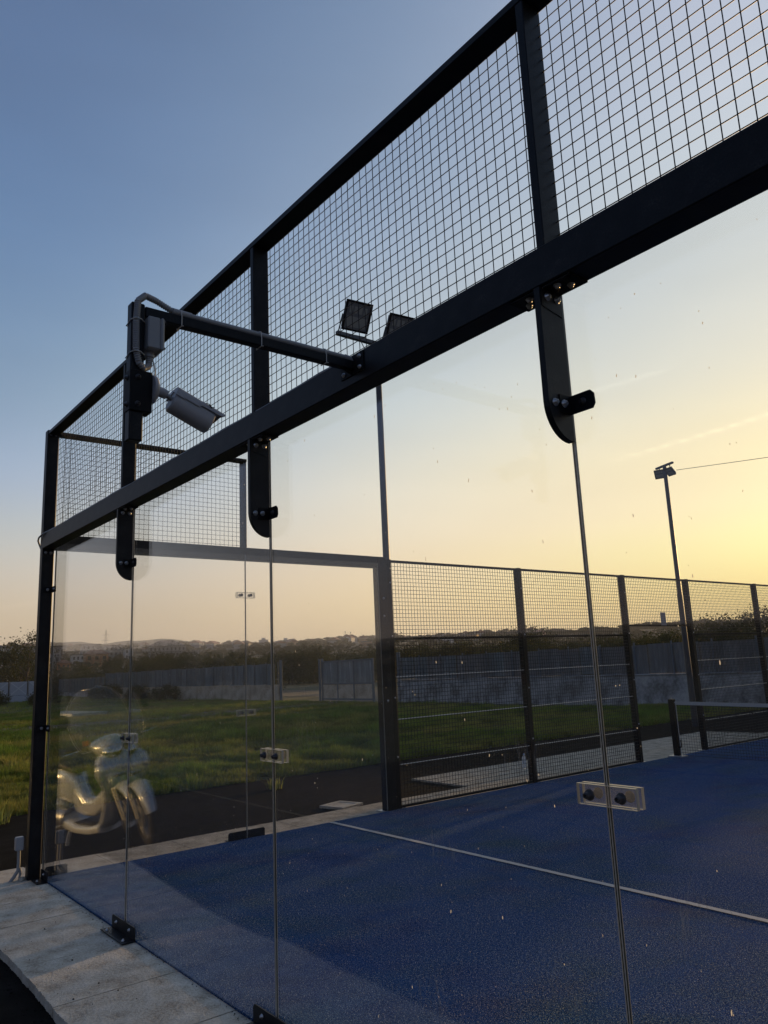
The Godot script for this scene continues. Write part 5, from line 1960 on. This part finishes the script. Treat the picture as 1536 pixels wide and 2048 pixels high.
func vegetation() -> void:
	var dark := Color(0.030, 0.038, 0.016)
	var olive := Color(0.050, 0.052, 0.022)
	var kinds := []   # crown, trunk, height
	kinds.append([crown(1, 2.6, 4.2, 0.6, 60, 90, 0.095, dark), trunk(1, 4.0, 2.2, 0.16)])
	kinds.append([crown(2, 3.2, 3.4, 0.4, 64, 90, 0.10, olive), trunk(2, 3.2, 2.6, 0.14)])
	kinds.append([crown(3, 2.0, 5.2, 0.8, 56, 90, 0.09, dark), trunk(3, 5.2, 1.6, 0.15)])
	kinds.append([crown(4, 2.4, 4.0, 1.2, 30, 70, 0.095, olive), trunk(4, 4.8, 2.0, 0.11)])
	kinds.append([crown(5, 2.2, 2.0, 0.0, 56, 80, 0.085, olive), trunk(5, 1.6, 1.6, 0.07)])
	var r := RandomNumberGenerator.new()
	r.seed = 777
	# single trees that stand out: az, distance, kind, scale, label
	for q in [
		[-76.35, 112.0, 3, 1.46, "tall loose tree against the sky just left of the corner post"],
		[-77.35, 126.0, 1, 1.62, "broad dark tree in front of the white house at the left edge"],
		[-76.7, 118.0, 0, 1.20, "dense bush at the foot of the tall tree by the corner post"],
		[-71.0, 150.0, 0, 1.05, "round dark tree right of the tan house"],
		[-72.9, 170.0, 1, 1.1, "round dark tree left of the tan house"],
		[-57.1, 120.0, 3, 1.10, "open crowned tree on the skyline right of the middle glass joint"],
		[-53.6, 100.0, 1, 0.80, "bush crowned tree right behind the sliding gate leaf"],
		[-51.15, 46.0, 3, 0.64, "young tree whose top shows beside the black end post"],
		[-41.0, 62.0, 1, 0.98, "round tree above the fence's middle rail, left of the near glass edge"],
		[-33.4, 44.0, 3, 0.50, "ragged leafy tree seen through the court entrance"],
		[-31.4, 52.0, 0, 0.62, "dark tree right of the court entrance notice"],
		[-28.3, 48.0, 1, 0.86, "leafy tree behind the last fence posts at the right"],
		[-25.4, 55.0, 0, 0.86, "dense tree at the right edge behind the fence"]]:
		var p := polar(q[0], q[1], -0.08)
		var t := thing("tree", q[4], "tree", p, r.randf() * TAU)
		t.scale = Vector3.ONE * float(q[3])
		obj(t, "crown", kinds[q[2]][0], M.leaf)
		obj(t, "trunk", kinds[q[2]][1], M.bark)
	# the belt of trees and bushes behind the boundary wall
	for i in 120:
		var az := lerpf(-77.0, -22.0, (i + r.randf()) / 120.0)
		var d := r.randf_range(62.0, 150.0)
		if az > -45.0:
			d = r.randf_range(40.0, 80.0)
		if az > -60.0 and az < -54.0:
			d = r.randf_range(95.0, 150.0)
		# always behind the wall line
		d = maxf(d, 29.0 / cos(deg_to_rad(az)) + r.randf_range(0.0, 25.0))
		var k := r.randi() % 5
		var s: float = (1.68 + d * tan(deg_to_rad(r.randf_range(0.1, 0.55) if az < -68.5 else (r.randf_range(0.3, 1.25) if az > -45.0 else r.randf_range(0.7, 1.4))))) / [4.8, 3.8, 6.0, 5.2, 2.0][k]
		var t := thing("bush_tree", "%s in the belt behind the wall, %s" % [["dark domed tree", "olive spreading tree", "dark upright tree", "thin loose tree", "low olive bush"][k], spot(az)], "tree", polar(az, d, -0.08), r.randf() * TAU, "trees in the belt behind the wall")
		t.scale = Vector3(s * r.randf_range(1.0, 1.5), s, s * r.randf_range(1.0, 1.4))
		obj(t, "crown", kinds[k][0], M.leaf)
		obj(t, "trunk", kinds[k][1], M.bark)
	# trees on the other side of the open ground, which the near glass mirrors
	for i in 30:
		var az := lerpf(-94.0, -160.0, (i + r.randf()) / 30.0)
		var k := r.randi() % 3
		var d := r.randf_range(58.0, 78.0)
		var s: float = (1.68 + d * tan(deg_to_rad(r.randf_range(1.3, 2.2)))) / [4.8, 3.8, 6.0][k]
		var t := thing("bush_tree", "tree across the open ground, mirrored in the near glass", "tree", polar(az, d, -0.08), r.randf() * TAU, "trees mirrored in the near glass")
		t.scale = Vector3(s * 1.4, s, s * 1.4)
		obj(t, "crown", kinds[k][0], M.leaf)
		obj(t, "trunk", kinds[k][1], M.bark)
	# shrubs at the foot of the walls
	for i in 16:
		var p := Vector3(r.randf_range(-66.0, -46.0), -0.08, -22.3 + r.randf_range(0.0, 0.6))
		if i > 8:
			p = polar(r.randf_range(-80.5, -74.5), r.randf_range(62.0, 76.0), -0.08)
		var t := thing("wall_shrub", "low shrub growing at the foot of the tan wall" if i <= 8 else "low shrub in front of the white panel fence", "shrub", p, r.randf() * TAU, "shrubs at the foot of the walls")
		t.scale = Vector3.ONE * r.randf_range(0.3, 0.6)
		obj(t, "crown", kinds[4][0], M.leaf)
		obj(t, "stem", kinds[4][1], M.bark)
	# woods over the distant slope, one mass
	var at := []
	var cols := []
	var lump := crown(9, 4.0, 5.0, 0.0, 18, 44, 0.5, Color(1, 1, 1))
	for i in 1900:
		var az := r.randf_range(-84.0, -18.0)
		var d := lerpf(170.0, 980.0, pow(r.randf(), 0.7))
		var p := polar(az, d)
		p.y = land(p.x, p.z) - 0.5
		var s := r.randf_range(0.35, 0.75) if d < 540.0 else r.randf_range(0.5, 1.1)
		at.append(Transform3D(ry(r.randf() * TAU).scaled(Vector3(s * 1.2, s, s * 1.2)), p))
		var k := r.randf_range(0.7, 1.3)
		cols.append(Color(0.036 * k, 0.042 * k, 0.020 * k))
	for i in 900:
		# the crest itself is wooded
		var az := r.randf_range(-84.0, -18.0)
		var p := polar(az, r.randf_range(840.0, 980.0))
		p.y = land(p.x, p.z) - 0.6
		var s := r.randf_range(0.5, 1.0)
		at.append(Transform3D(ry(r.randf() * TAU).scaled(Vector3(s * 1.5, s, s * 1.5)), p))
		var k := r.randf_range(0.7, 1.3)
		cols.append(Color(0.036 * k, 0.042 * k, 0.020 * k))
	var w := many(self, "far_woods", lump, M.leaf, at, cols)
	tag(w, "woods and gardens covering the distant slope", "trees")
